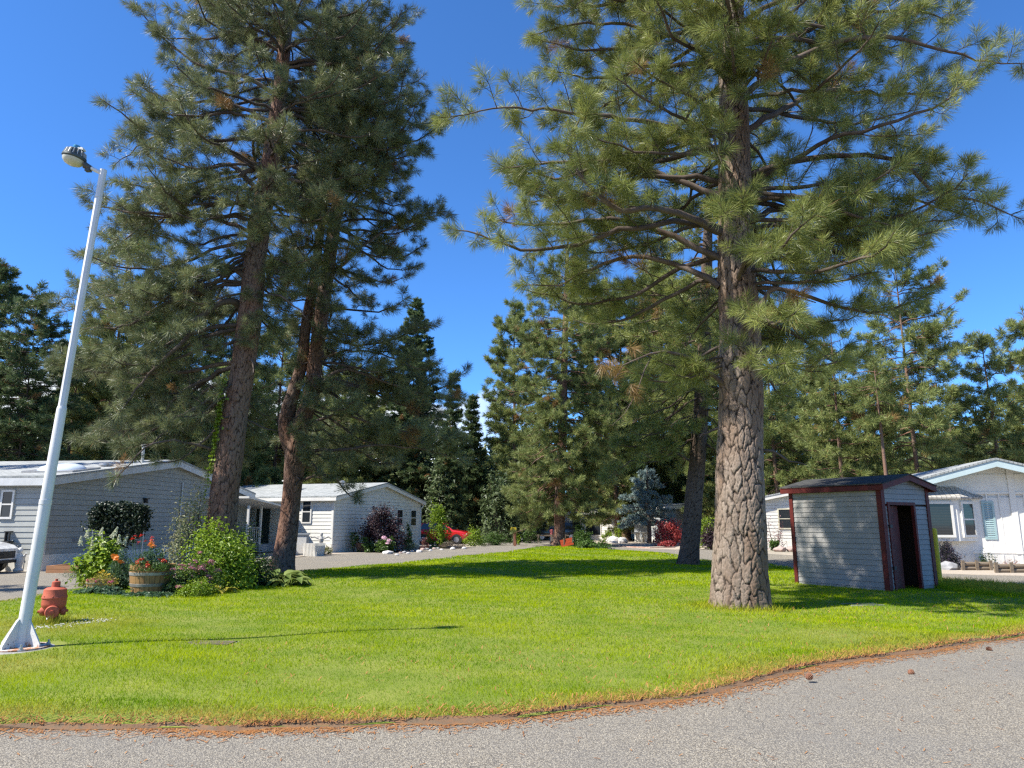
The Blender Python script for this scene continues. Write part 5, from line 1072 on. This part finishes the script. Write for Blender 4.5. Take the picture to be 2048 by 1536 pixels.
for i, (x0, x1, yt, d, lab, m_) in enumerate([(846, 930, 905, 62, 'dull green bushy tree behind the red car', L_wood), (905, 985, 860, 68, 'taller grey-green tree between the red car and the island pine', L_wood), (955, 1045, 940, 60, 'broad bushy tree across the road from the island pine', L_wood), (1030, 1100, 950, 66, 'dark tree behind the dark car', L_wood)]):
    bush('broadleaf_tree', lab, 'tree', x0, x1, yt, 1066, m_, .32, 3600, 60, .9, Gd, 60 + i, d=d, shape=.85, bottom=.02)

# ------------------------------------------------------------------ lamp post
M_pole = plain('chalky_white_paint', (.66, .66, .65), (.56, .56, .55), 2.5, .5, dirt=((.36, .31, .26), .66))
def rustmat():
    m, nt, b, o = newmat('rusty_white_paint'); v = coords(nt); tcn = N(nt, 'ShaderNodeTexCoord'); sx = N(nt, 'ShaderNodeSeparateXYZ'); nt.links.new(tcn.outputs['Object'], sx.inputs[0])
    f = N(nt, 'ShaderNodeMath', operation='ADD'); nt.links.new(noise_n(nt, v, 7, 7, .7), f.inputs[0]); nt.links.new(rng_n(nt, sx.outputs[2], .0, .35, .28, -.12), f.inputs[1])
    c = mix_n(nt, rng_n(nt, f.outputs[0], .60, .70), (.62, .61, .58), (.36, .15, .055)); c = mix_n(nt, rng_n(nt, noise_n(nt, v, 22, 6, .7), .62, .7), c, (.10, .06, .04))
    nt.links.new(c, b.inputs['Base Color']); b.inputs['Roughness'].default_value = .7; bump_n(nt, b, noise_n(nt, v, 30, 5), .3, .01); return m
M_rust = rustmat()
base = gnd(38, 1313); base.z = 0
lp = thing('lamp_post', 'white leaning street lamp post with rusty finned foot on a round concrete pad', 'street lamp', base)
topw = at(207, 340, base.y + .05); ax = (topw - base - Vector((0, 0, .1))); Hh = ax.length; axn = ax.normalized()
pp = lambda s: Vector((0, 0, .1)) + axn * s
q1 = at(118, 832, base.y); s1 = (q1 - base).length
q2 = at(77, 1020, base.y); s2 = (q2 - base).length
p_ = MB(); p_.tube([pp(0), pp(s2)], [.070, .068], 24); p_.tube([pp(s2 - .03), pp(s2 + .03)], .072, 24); p_.tube([pp(s2), pp(s1)], [.066, .058], 24); p_.build('lower_pole', M_pole, lp, True, auto=True)
p_ = MB(); p_.tube([pp(s1 - .02), pp(Hh)], [.050, .046], 8); p_.tube([pp(s1 - .01), pp(s1 + .03)], [.059, .051], 24); p_.tube([pp(Hh - .42), pp(Hh - .405)], .0505, 8); p_.build('upper_pole', M_pole, lp)
pd = MB(); pd.lathe([(.36, -.05), (.39, .0), (.385, .085), (.36, .10), (.02, .10)], 40); pd.build('concrete_pad', M_conc, lp, True, auto=True)
fl = MB(Matrix.Translation((0, 0, .102))); fl.lathe([(.32, 0), (.32, .016), (.02, .018)], 40); fl.build('base_plate', M_rust, lp)
for k in range(4):
    a = R(-10 + 90 * k); g = MB(Matrix.Translation((0, 0, .118)) @ Matrix.Rotation(a, 4, 'Z')); g.prism([(.062, 0), (.27, 0), (.27, .035), (.10, .30), (.066, .33)], -.008, .008); g.build('gusset', M_rust, lp)
    b_ = MB(Matrix.Rotation(a + R(45), 4, 'Z')); b_.tube([(.29, 0, .11), (.29, 0, .175)], .012, 8); b_.tube([(.29, 0, .12), (.29, 0, .142)], .024, 6); b_.build('anchor_bolt', M_metal, lp)
# lamp head: round finned housing on a short arm
hc = at(147, 319, base.y - .05) - base; tp_ = pp(Hh - .06)
ar = MB(); ad_ = (hc - tp_); ar.tube([tp_, tp_ + ad_ * .45], .027, 10); ar.build('arm', M_pole, lp, True, auto=True)
ar = MB(); ar.tube([tp_ + ad_ * .40, tp_ + ad_ * .52, tp_ + ad_ * .62], [.034, .04, .05], 10); ar.box((-.05, -.03, -.06), (.02, .03, -.02), Matrix.Translation(tp_ + ad_ * .45)); ar.build('arm_clamp', plain('dark_bronze', (.06, .06, .055), (.1, .1, .09), 5, .5, metal=.4), lp)
HM = Matrix.Translation(hc) @ Matrix.Rotation(R(11), 4, 'Y') @ Matrix.Scale(.88, 4)
hd = MB(HM); hd.lathe([(.155, .0), (.175, .02), (.172, .055), (.12, .075), (.115, .16), (.06, .175), (.01, .175)], 32); ho = hd.build('lamp_housing', plain('lamp_housing_grey', (.06, .075, .075), (.1, .11, .11), 4, .5, metal=.3), lp, True, auto=True)
for k in range(16):
    a = 2 * PI * k / 16; f_ = MB(HM @ Matrix.Rotation(a, 4, 'Z')); f_.prism([(.113, .066), (.168, .056), (.150, .135), (.113, .158)], -.004, .004); f_.build('fin', plain('fin_metal', (.55, .55, .52), (.45, .45, .43), 5, .45, metal=.3) if k == 0 else bpy.data.materials['fin_metal'], ho)
f_ = MB(HM); f_.box((.02, -.04, .172), (.12, .04, .2)); f_.box((.06, -.03, .2), (.1, .03, .215)); f_.build('driver_cover', M_white, ho)
f_ = MB(HM); f_.lathe([(.05, .17), (.055, .18), (.052, .235), (.02, .24)], 18, Matrix.Translation((-.01, 0, 0))); f_.build('photocell', plain('blue_photocell', (.05, .22, .36), (.08, .3, .45), 5, .35), ho, True, auto=True)
f_ = MB(HM); f_.lathe([(.158, .0), (.15, -.035), (.115, -.075), (.06, -.098), (.005, -.104)], 32); f_.build('lamp_lens', plain('frosted_lens', (.55, .53, .42), (.42, .4, .3), 4, .3, spec=.5), ho, True, auto=True)

# ------------------------------------------------------------------ hydrant
M_hyd = plain('faded_red_paint', (.46, .11, .06), (.38, .085, .05), 5, .7, bump=.25, bscale=60, dirt=((.26, .09, .05), .62))
hp = gnd(102, 1256); hy = thing('fire_hydrant', 'faded red fire hydrant beside the lamp post', 'fire hydrant', hp, R(0))
b_ = MB(); b_.lathe([(.10, -.05), (.10, .02), (.088, .03), (.084, .26), (.12, .27), (.125, .29), (.165, .33), (.170, .37), (.165, .44), (.172, .46), (.172, .47), (.162, .49), (.155, .58), (.12, .605), (.07, .61), (.06, .615), (.058, .69), (.04, .70), (.02, .70), (.02, .735), (.005, .735)], 32)
bo_ = b_.build('body', M_hyd, hy, True, auto=True)
for a, z, L_, r_, n_ in ((R(-62), .255, .20, .085, 'nozzle'), (R(205), .25, .15, .058, 'nozzle'), (R(25), .25, .15, .058, 'nozzle')):
    Mx = Matrix.Translation((0, 0, z)) @ Matrix.Rotation(a, 4, 'Z') @ Matrix.Rotation(R(90), 4, 'Y')
    q = MB(Mx); q.lathe([(r_ * .8, .05), (r_ * .8, L_ - .04)], 20); q.lathe([(r_ * .8, L_ - .045), (r_ * 1.12, L_ - .04), (r_ * 1.15, L_), (r_ * 1.0, L_ + .02), (r_ * .35, L_ + .025), (r_ * .33, L_ + .055), (.003, L_ + .055)], 20); q.build(n_, M_hyd, hy, True, auto=True)
for k in range(8): a = 2 * PI * (k + .5) / 8; q = MB(Matrix.Translation((.165 * math.cos(a), .165 * math.sin(a), .472))); q.lathe([(.012, 0), (.012, .014), (.002, .018)], 6); q.build('bolt', M_hyd, hy)
q = MB(); q.tube([(.05, -.12, .30), (.02, -.17, .22), (.06, -.22, .15), (.1, -.24, .2)], .006, 6); q.build('cap_chain', M_metal, hy)
q = MB(); q.lathe([(.173, .445), (.176, .45), (.176, .462), (.173, .467)], 32); q.build('flange', M_hyd, hy)
rngw = np.random.default_rng(5); n = 900; P = np.c_[hp.x + rngw.normal(.08, .28, n), hp.y - .12 + rngw.normal(0, .13, n), np.full(n, .03)]; h = rngw.uniform(.06, .26, n) * np.exp(-((P[:, 0] - hp.x) / .5) ** 2); ln_ = rngw.normal(0, .35, (n, 2)) * h[:, None]
V = np.stack([P - [.004, 0, 0], P + [.004, 0, 0], np.c_[P[:, :2] + ln_, .03 + h]], 1); kind(npmesh('weedy_grass', V, np.arange(3 * n).reshape(-1, 3), M_grass, None, {'tint': np.repeat(rngw.uniform(0, .7, n), 3), 'dry': np.repeat(rngw.uniform(0, .8, n), 3)}), 'stuff')
# tall dry grass right of the shed
n = 6500; P = np.c_[rngw.uniform(10.7, 15.5, n), rngw.uniform(15.4, 19.2, n), np.full(n, .02)]; ok = inside(P[:, :2], LE); P = P[ok]; n = len(P); h = rngw.uniform(.08, .26, n); ln_ = rngw.normal(0, .45, (n, 2)) * h[:, None]
V = np.stack([P - [.007, 0, 0], P + [.007, 0, 0], np.c_[P[:, :2] + ln_, .02 + h]], 1); kind(npmesh('dry_grass', V, np.arange(3 * n).reshape(-1, 3), M_grass, None, {'tint': np.repeat(rngw.uniform(0, 1, n), 3), 'dry': np.repeat(rngw.uniform(.35, 1, n), 3)}), 'stuff')
# valve cover sunk in the lawn
vp = gnd(420, 1289, .06); vb = thing('valve_cover', 'flat weathered concrete cover sunk in the lawn', 'ground cover', (vp.x, vp.y, .055), R(-4))
q = MB(); q.box((-.33, -.18, -.05), (.33, .18, .02)); q.build('slab', M_conc, vb, bevel=.012)
q = MB(); q.box((-.30, -.15, .021), (.30, .15, .032)); q.build('lid', plain('brown_iron_lid', (.16, .13, .10), (.1, .08, .06), 8, .8, bump=.4, bscale=50), vb, bevel=.006)
# sprinkler box lid near the shed
vp = gnd(1725, 1211, .05); vb = thing('irrigation_lid', 'dark flat lid in the shaded grass before the shed', 'ground cover', (vp.x, vp.y, .03), R(10)); q = MB(); q.box((-.3, -.13, -.04), (.3, .13, .05)); q.build('lid', plain('lid_green', (.05, .07, .04), None, 5, .7), vb, bevel=.01); q = MB(); q.box((-.34, -.17, -.05), (.34, -.131, .046)); q.box((-.34, .131, -.05), (.34, .17, .046)); q.build('rim', M_conc, vb)
# pine cones on the road
def pinecone(label, px, py, z, sc, rot):
    p = gnd(px, py, z); v = []; f = []; rr = random.Random(px); n0 = 0; M_c = bpy.data.materials.get('cone_scale') or plain('cone_scale', (.17, .07, .04), (.28, .14, .08), 20, .8)
    b = MB(Matrix.Rotation(rot, 4, 'Z') @ Matrix.Rotation(R(80), 4, 'Y'))
    b.lathe([(.004, -.05), (.022, -.035), (.028, 0), (.02, .035), (.004, .052)], 10)
    for k in range(70):
        t = k / 70; a = k * 2.4; z_ = -.045 + .09 * t; r_ = .03 * math.sin(PI * (.12 + .8 * t)) + .008
        c, s = math.cos(a), math.sin(a); w = .011
        b.add([(c * r_ * .5, s * r_ * .5, z_ - .004), (c * r_ * 1.1 - s * w, s * r_ * 1.1 + c * w, z_ + .004), (c * r_ * 1.4, s * r_ * 1.4, z_ + .012), (c * r_ * 1.1 + s * w, s * r_ * 1.1 - c * w, z_ + .004)], [(0, 1, 2), (0, 2, 3)])
    o = b.build('pine_cone', M_c); o.location = (p.x, p.y, z + .013 * sc); o.scale = (sc * .6,) * 3; tag(o, label, 'pine cone', 'pine cones on the ground'); return o
pinecone('reddish pine cone lying alone out on the asphalt', 1822, 1348, 0, 1.15, .6); pinecone('dark pine cone nearest the lawn edge at far right', 1979, 1301, 0, 1.2, 2.2); pinecone('pale weathered pine cone half in the grass edge', 1618, 1357, .04, 1.3, .2)

# ------------------------------------------------------------------ cars
def carmat(name, c): return plain(name, c, tuple(x * .95 for x in c), 2, .25, spec=.5, coat=.8)
M_tyre = plain('tyre_rubber', (.018, .018, .018), (.03, .03, .03), 6, .85); M_rim = plain('alloy_rim', (.5, .5, .52), (.4, .4, .42), 5, .35, metal=.8); M_light = plain('headlight_lens', (.7, .72, .75), (.6, .62, .65), 5, .1, spec=.7); M_tail = plain('tail_lens', (.4, .01, .01), None, 5, .2)
def car(label, loc, rz, paint, group='parked cars'):
    t = thing('parked_car', label, 'car', loc, rz, group); hw = .88
    # body shell lofted over stations along x: (x, z_low, z_top, half width)
    st = [(-2.16, .48, .92, .70), (-2.05, .32, 1.0, .82), (-1.6, .28, 1.04, .88), (-.6, .26, 1.05, .90), (.5, .26, 1.05, .90), (1.0, .27, 1.03, .89), (1.6, .28, .96, .87), (2.0, .30, .86, .82), (2.18, .38, .76, .70)]
    v = []; f = []; m_ = 10
    for x, zl, zt, w_ in st:
        zm = (zl + zt) / 2 + .05
        v += [(x, -w_ * .86, zl), (x, -w_ * .98, zl + .12), (x, -w_, zm), (x, -w_ * .97, zt - .10), (x, -w_ * .84, zt), (x, w_ * .84, zt), (x, w_ * .97, zt - .10), (x, w_, zm), (x, w_ * .98, zl + .12), (x, w_ * .86, zl)]
    for i in range(len(st) - 1):
        for k in range(m_): k2 = (k + 1) % m_; f.append((i * m_ + k, i * m_ + k2, (i + 1) * m_ + k2, (i + 1) * m_ + k))
    f += [tuple(range(m_))[::-1], tuple((len(st) - 1) * m_ + k for k in range(m_))]
    b = MB(); b.add(v, f); b.build('body', paint, t, True, bevel=0, auto=True)
    cab = MB(); lo = [(-2.02, .76), (-1.2, .80), (.2, .80), (1.02, .76)]; hi_ = [(-1.62, .60), (-1.1, .64), (-.2, .64), (.22, .60)]
    v = [(x, -w_, 1.02) for x, w_ in lo] + [(x, w_, 1.02) for x, w_ in lo[::-1]] + [(x, -w_, 1.60 - (.05 if i in (0, 3) else 0)) for i, (x, w_) in enumerate(hi_)] + [(x, w_, 1.60 - (.05 if i in (0, 3) else 0)) for i, (x, w_) in reversed(list(enumerate(hi_)))]
    cab.add(v, [tuple(range(7, -1, -1)), tuple(range(8, 16))] + [(i, (i + 1) % 8, 8 + (i + 1) % 8, 8 + i) for i in range(8)]); cab.build('roof', paint, t, bevel=.03, smooth=True)
    def quad(name, pts, m): q = MB(); q.add(pts, [(0, 1, 2, 3)]); return q.build(name, m, t)
    e = .012
    for s in (-1, 1):
        for xa, xb, xc, xd in ((-1.72, -.92, -.92, -1.40), (-.84, .0, -.06, -.84), (.06, .74, .16, .02)):
            y0, y1 = .79 * s + e * s, .655 * s + e * s; quad('side_window', [(xa, y0, 1.08), (xb, y0, 1.08), (xc, y1, 1.52), (xd, y1, 1.52)][::s], M_glass)
        h_ = MB(); h_.add([(1.72, s * .70, .80), (2.05, s * .60, .74), (2.10, s * .74, .66), (1.80, s * .855, .70)], [(0, 1, 2, 3)]); h_.box((1.78, s * .64 - .1, .66), (2.10, s * .64 + .1, .78)); h_.build('headlight', M_light, t)
        h_ = MB(); h_.box((-2.16, s * .66 - .1, .78), (-1.98, s * .66 + .1, .95)); h_.build('tail_light', M_tail, t)
        h_ = MB(); h_.box((.62, s * .92 - .09, 1.04), (.78, s * .92 + .09, 1.16)); h_.build('mirror', paint, t, bevel=.02)
    quad('windscreen', [(.92, -.68, 1.10), (.92, .68, 1.10), (.26, .55, 1.53), (.26, -.55, 1.53)], M_glass); quad('rear_window', [(-1.98, .66, 1.12), (-1.98, -.66, 1.12), (-1.68, -.52, 1.50), (-1.68, .52, 1.50)], M_glass)
    g = MB(); g.box((2.10, -.48, .45), (2.185, .48, .68)); g.build('grille', M_black, t); g = MB(); g.box((2.05, -.62, .30), (2.20, .62, .42)); g.build('bumper', M_black, t, bevel=.02)
    for x in (-1.32, 1.34):
        for s in (-1, 1):
            ar = MB(Matrix.Translation((x, s * .80, .34)) @ Matrix.Rotation(R(90), 4, 'X')); ar.lathe([(.40, -.115), (.40, .115)], 24); ar.build('wheel_arch', M_black, t)
            w_ = MB(Matrix.Translation((x, s * .81, .33)) @ Matrix.Rotation(R(90), 4, 'X')); w_.lathe([(.22, -.11), (.31, -.12), (.33, -.08), (.33, .08), (.31, .12), (.22, .11)], 24); wh = w_.build('wheel', M_tyre, t, True, auto=True)
            r_ = MB(Matrix.Translation((x, s * .81, .33)) @ Matrix.Rotation(R(90), 4, 'X')); r_.lathe([(.21, -.125), (.19, -.10), (.05, -.115), (.05, .115), (.19, .10), (.21, .125)], 20); r_.build('rim', M_rim, wh, True, auto=True)
    return t
c = at(887, 1083, 56); car('red compact car parked beyond the tall yellow-green shrub', (c.x, 56, 0), R(-14), carmat('red_car_paint', (.5, .015, .012)))
c = at(1106, 1076, 66); car('dark car in the shade behind the island pine trunk', (c.x + .2, 66, 0), R(186), carmat('black_car_paint', (.012, .014, .02)))
c = at(-44, 1100, 23.6); car('white car nosing in at the left frame edge', (c.x - 1.35, 23.6, 0), R(4), carmat('white_car_paint', (.7, .71, .72)))

# ------------------------------------------------------------------ small things around the homes
# timber box by the blue home
p = gnd(91, 1146); q = thing('timber_border', 'orange-brown timber raised edging at the foot of the blue home wall', 'planter', (p.x, p.y, 0), R(2))
M_tim = plain('new_timber', (.42, .21, .10), (.33, .16, .08), 4, .8, stretch=(.4, 6, 6))
for k in range(2): b_ = MB(); b_.box((0, 0, .115 * k + .002), (1.12, .09, .115 * k + .112)); b_.build('beam', M_tim, q)
b_ = MB(); b_.box((.002, .092, 0), (.09, 1.2, .225)); b_.build('beam', M_tim, q)
# white garden figure by the blue home
p = gnd(41, 1143); p.y = 24.45; p.x = at(41, 1100, 24.45).x; g = thing('garden_figure', 'white garden figure standing against the blue home skirting', 'statue', (p.x, p.y, 0))
b_ = MB(); b_.lathe([(.14, 0), (.16, .05), (.10, .12), (.13, .3), (.15, .42), (.09, .55), (.05, .6)], 14); b_.tube([(-.05, 0, .5), (-.2, -.05, .45), (-.24, -.1, .28)], [.05, .04, .03], 8); b_.tube([(.05, 0, .5), (.2, -.05, .5), (.28, -.1, .6)], [.05, .04, .03], 8); b_.build('figure_body', M_white, g, True, auto=True)
b_ = MB(); b_.lathe([(.01, .56), (.07, .6), (.09, .68), (.06, .76), (.01, .78)], 14); b_.build('head', M_white, g, True)
# white slatted planter and statue by the second home
p = gnd(627, 1112); g = thing('slatted_planter', 'white slatted planter tub beside the second home corner', 'planter', (p.x, p.y, 0), R(70))
b_ = MB()
for k in range(9):
    a0 = -.36 + k * .08; b_.add([(a0, -.3, 0), (a0 + .06, -.3, 0), (a0 * 1.25 + .068, -.36, .62), (a0 * 1.25, -.36, .62), (a0, -.27, 0), (a0 + .06, -.27, 0), (a0 * 1.25 + .068, -.33, .62), (a0 * 1.25, -.33, .62)], [(0, 1, 2, 3), (7, 6, 5, 4), (0, 3, 7, 4), (1, 5, 6, 2), (3, 2, 6, 7)])
    b_.add([(a0, .3, 0), (a0 + .06, .3, 0), (a0 * 1.25 + .068, .36, .62), (a0 * 1.25, .36, .62)], [(3, 2, 1, 0)]); b_.add([(.34, a0, 0), (.34, a0 + .06, 0), (.44, a0 + .06, .62), (.44, a0, .62)], [(0, 1, 2, 3)]); b_.add([(-.36, a0, 0), (-.36, a0 + .06, 0), (-.45, a0 + .06, .62), (-.45, a0, .62)], [(3, 2, 1, 0)])
b_.build('slat_wall', M_white, g); b_ = MB(); b_.box((-.38, -.3, .5), (.38, .3, .55)); b_.build('soil', M_soil, g)
g2 = thing('bird_bath', 'small grey figure ornament standing behind the slatted planter', 'ornament', (p.x + .1, p.y + .9, 0))
b_ = MB(); b_.lathe([(.18, 0), (.16, .06), (.07, .12), (.06, .55), (.1, .62), (.13, .8), (.06, .92), (.08, 1.0), (.07, 1.08), (.01, 1.12)], 14); b_.tube([(-.1, 0, .8), (-.35, 0, .9), (-.5, 0, .85)], [.05, .04, .03], 8); b_.tube([(.1, 0, .8), (.35, 0, .9), (.5, 0, .8)], [.05, .04, .03], 8); b_.build('figure_body', M_stone, g2, True, auto=True)
p = gnd(584, 1112); g = thing('storage_cabinet', 'grey cabinet with a white door by the second home porch', 'cabinet', (p.x, p.y + .8, 0), R(8)); b_ = MB(); b_.box((-.5, -.3, 0), (.5, .3, 1.0)); b_.build('body', M_sid_grey, g, bevel=.01); b_ = MB(); b_.box((-.55, -.35, 1.0), (.55, .35, 1.06)); b_.build('lid', M_sid_grey, g); b_ = MB(); b_.box((.02, -.325, .1), (.46, -.301, .9)); b_.build('door', M_white, g)
bush('leafy_shrub', 'pale lilies at the corner post of the second home', 'plant', 640, 664, 1090, 1112, L_var, .14, 420, 14, .8, Gr, 33, d=37.2, wide=.25)
p = gnd(706, 1108); g = thing('twig_basket', 'dark woven basket planter by the second home wall', 'planter', (p.x, 40.2, 0)); b_ = MB(); b_.lathe([(.30, 0), (.34, .1), (.33, .2), (.37, .3), (.36, .4), (.40, .5), (.36, .5), (.02, .46)], 20); b_.build('basket_wall', plain('dark_wicker', (.09, .055, .035), (.16, .1, .07), 12, .9, bump=.6, bscale=30), g)
for k in range(10): a = k * .63; b_ = MB(); b_.tube([(math.cos(a) * .31, math.sin(a) * .31, 0), (math.cos(a) * .40, math.sin(a) * .40, .53)], .02, 6); b_.build('rib', bpy.data.materials['dark_wicker'], g)
bush('leafy_shrub', 'leafy plant growing in the dark woven basket', 'plant', 694, 720, 1068, 1096, L_mid, .11, 420, 14, .8, Gr, 34, d=40.2, bottom=.4)
# stone edging along the road
rs = random.Random(4); SV, SF = icos(1, 2)
def stone(label, x, y, r_, group, m, sq=.7, name='stone', seed=0):
    me = bpy.data.meshes.new(name); off = Vector((seed * 3.1, seed * 1.7, 5)); me.from_pydata([(v[0] * r_ * (1 + .3 * noise.noise(Vector(v) * 1.3 + off)) * 1.15, v[1] * r_ * (1 + .3 * noise.noise(Vector(v) * 1.3 + off)), (v[2] * sq + sq * .55) * r_ * (1 + .3 * noise.noise(Vector(v) * 1.3 + off))) for v in SV], [], SF); me.materials.append(m)
    o = bpy.data.objects.new(name, me); COL.objects.link(o); o.location = (x, y, -.02); return tag(o, label, 'stone', group)
M_rocks = [plain('white_rock', (.62, .6, .57), (.42, .41, .4), 5, .9, bump=.4), plain('pink_rock', (.45, .33, .29), (.3, .24, .22), 5, .9, bump=.4), plain('grey_rock', (.36, .36, .36), (.24, .24, .24), 5, .9, bump=.4)]
for k in range(19):
    t = k / 18; px = 794 + 134 * t; py = 1108 - 13 * t - 2.5 * math.sin(PI * t) + (3 if k % 3 == 0 else 0); p = gnd(px, py)
    stone('one of the fist-sized pale stones edging the planting along the left road', p.x, p.y, rs.uniform(.09, .15), 'edging stones along the left road', M_rocks[k % 3 if k % 4 else 0], seed=k)
p = gnd(776, 1108); stone('largest pale stone at the near end of the left road edging', p.x, p.y, .25, 'edging stones along the left road', M_rocks[0], .5, seed=40)
p = at(1226, 1079, 57.5); stone('big white boulder by the round golden shrub', p.x, 57.5, .45, 'boulders', M_rocks[0], .8, 'boulder', 50)
p = at(1235, 1080, 57.2); stone('second white boulder close against the stout brown trunk side', p.x + .4, 57.2, .36, 'boulders', M_rocks[0], .85, 'boulder', 51)
p = gnd(1228, 1087); stone('flat white stone on the gravel bed edge', p.x, p.y, .3, 'boulders', M_rocks[0], .5, 'stone', 52)
# gravel bed curbs
cb = MB(); cpx = [(1205, 1086), (1225, 1091), (1255, 1094), (1300, 1096), (1350, 1095)]
cb.tube([gnd(x, y, .03) for x, y in cpx], .05, 6); o = cb.build('bed_edging', plain('brick_edging', (.3, .14, .09), (.4, .3, .25), 8, .9)); tag(o, 'low reddish edging curving round the tan gravel bed', 'edging')
# stone table
p = gnd(1283, 1085); g = thing('stone_table', 'white stone garden table on the gravel bed', 'table', (p.x, p.y, 0), R(10)); b_ = MB(); b_.box((-.75, -.4, .72), (.75, .4, .80)); b_.build('table_top', M_conc, g, bevel=.02)
for x in (-.3, .3): b_ = MB(); b_.box((x - .1, -.2, 0), (x + .1, .2, .718)); b_.build('leg', M_white, g)
p = gnd(1303, 1083); g = thing('stone_bench', 'low pale bench beyond the stone garden table', 'bench', (p.x, p.y, 0), R(10)); b_ = MB(); b_.box((-.9, -.2, .40), (.9, .2, .46)); b_.build('seat', M_conc, g, bevel=.02)
for x in (-.6, .6): b_ = MB(); b_.box((x - .07, -.16, 0), (x + .07, .16, .398)); b_.build('leg', M_conc, g)
# orange board leaning at the island pine
p = gnd(1131, 1096); g = thing('orange_board', 'orange-red board leaning at the foot of the island pine', 'board', (p.x + .15, p.y - .4, .03), R(6)); b_ = MB(Matrix.Rotation(R(-14), 4, 'Y') @ Matrix.Rotation(R(-8), 4, 'X'))
M_or = plain('orange_paint', (.5, .075, .02), (.4, .055, .02), 4, .7, dirt=((.3, .06, .03), .6)); 
for k in range(3): b_.box((-.4, 0, .12 + k * .155), (.4, .03, .265 + k * .155))
b_.build('plank', M_or, g); b_ = MB(); b_.box((-.3, .03, .0), (-.24, .07, .6)); b_.box((.24, .03, .0), (.3, .07, .55)); b_.build('stake', M_wood, g)
# mailbox, red and white post, rail fence
p = gnd(1027, 1091); g = thing('mailbox', 'yellow mailbox on a wooden post across the road', 'mailbox', (p.x, 53, 0)); b_ = MB(); b_.box((-.05, -.05, 0), (.05, .05, .95)); b_.build('post', M_wood, g); b_ = MB(Matrix.Translation((0, 0, 1.15))); b_.prism([(-.22, -.1), (.22, -.1), (.22, .02), (.17, .1), (-.17, .1), (-.22, .02)], -.14, .14); b_.build('box', M_yel, g); b_ = MB(); b_.box((-.26, -.08, .96), (.26, .08, 1.045)); b_.build('shelf', M_wood, g)
p = at(1103, 1086, 61); g = thing('marker_post', 'faded red and white striped barrel post left of the island pine', 'post', (p.x, 61, 0))
b_ = MB(); b_.lathe([(.14, 0), (.14, .42)], 16); b_.build('white_band', M_white, g, True, auto=True); b_ = MB(); b_.lathe([(.142, .42), (.142, 1.0), (.02, 1.03)], 16); b_.build('red_band', plain('faded_pink_red', (.5, .14, .13), (.42, .1, .1), 4, .7), g, True, auto=True)
p = at(1075, 1086, 59.5); g = thing('rail_fence', 'low dark wooden rail fence in front of the dark car', 'fence', (p.x, 59.5, 0), R(4)); b_ = MB(); b_.box((-.2, -.03, .5), (2.6, .03, .6)); b_.build('rail', M_wood, g)
for x in (0, 1.1, 2.2): b_ = MB(); b_.box((x, -.06, 0), (x + .12, .06, .64)); b_.build('post', M_wood, g)
p = gnd(1027, 1093); b_ = MB(); b_.box((-.09, -.09, 0), (.09, .09, .9)); b_.box((-.11, -.11, .9), (.11, .11, .94)); o = b_.build('wooden_post', plain('red_cedar_post', (.26, .11, .06), (.2, .08, .05), 5, .8)); o.location = (p.x + .1, 50.5, 0); tag(o, 'short reddish wooden post in front of the yellow mailbox', 'post')
# log edging at the white home
Gl = 'log edged beds before the white home'
for i, (xa, xb, yb_, lab) in enumerate([(1924, 1980, 1141, 'left log bed edging below the bay window'), (1990, 2052, 1146, 'right log bed edging running out of the frame')]):
    a, b = gnd(xa, yb_), gnd(xb, yb_); g = thing('log_edging', lab, 'edging', (a.x, a.y, 0), 0, Gl); Lx = b.x - a.x
    for k in range(2):
        for s in range(2): b_ = MB(); b_.tube([(Lx * s / 2 + .02, 0, .075 + k * .14), (Lx * (s + 1) / 2 - .01, 0, .075 + k * .14)], .07, 10); b_.build('log', M_wood, g, True, auto=True)
    for x in (0, Lx / 2, Lx): b_ = MB(); b_.box((x - .05, -.11, 0), (x + .05, -.072, .34)); b_.build('stake', M_wood, g)
for i, (px, w_, lab) in enumerate([(1548, 34, 'rough stone edging at the foot of the home right of the thick trunk'), (1574, 26, 'stone edging nearer the shed at the same wall')]):
    p = gnd(px, 1101); stone(lab, p.x, 41.5, .32, 'edging stones by the far white home', M_rocks[1], .6, seed=60 + i)
stone('grey rock under the lavender clump by the bay window', at(1892, 1138, 25.2).x, 25.2, .34, 'boulders', M_rocks[2], .55, seed=70)
print('objects', len(bpy.data.objects))
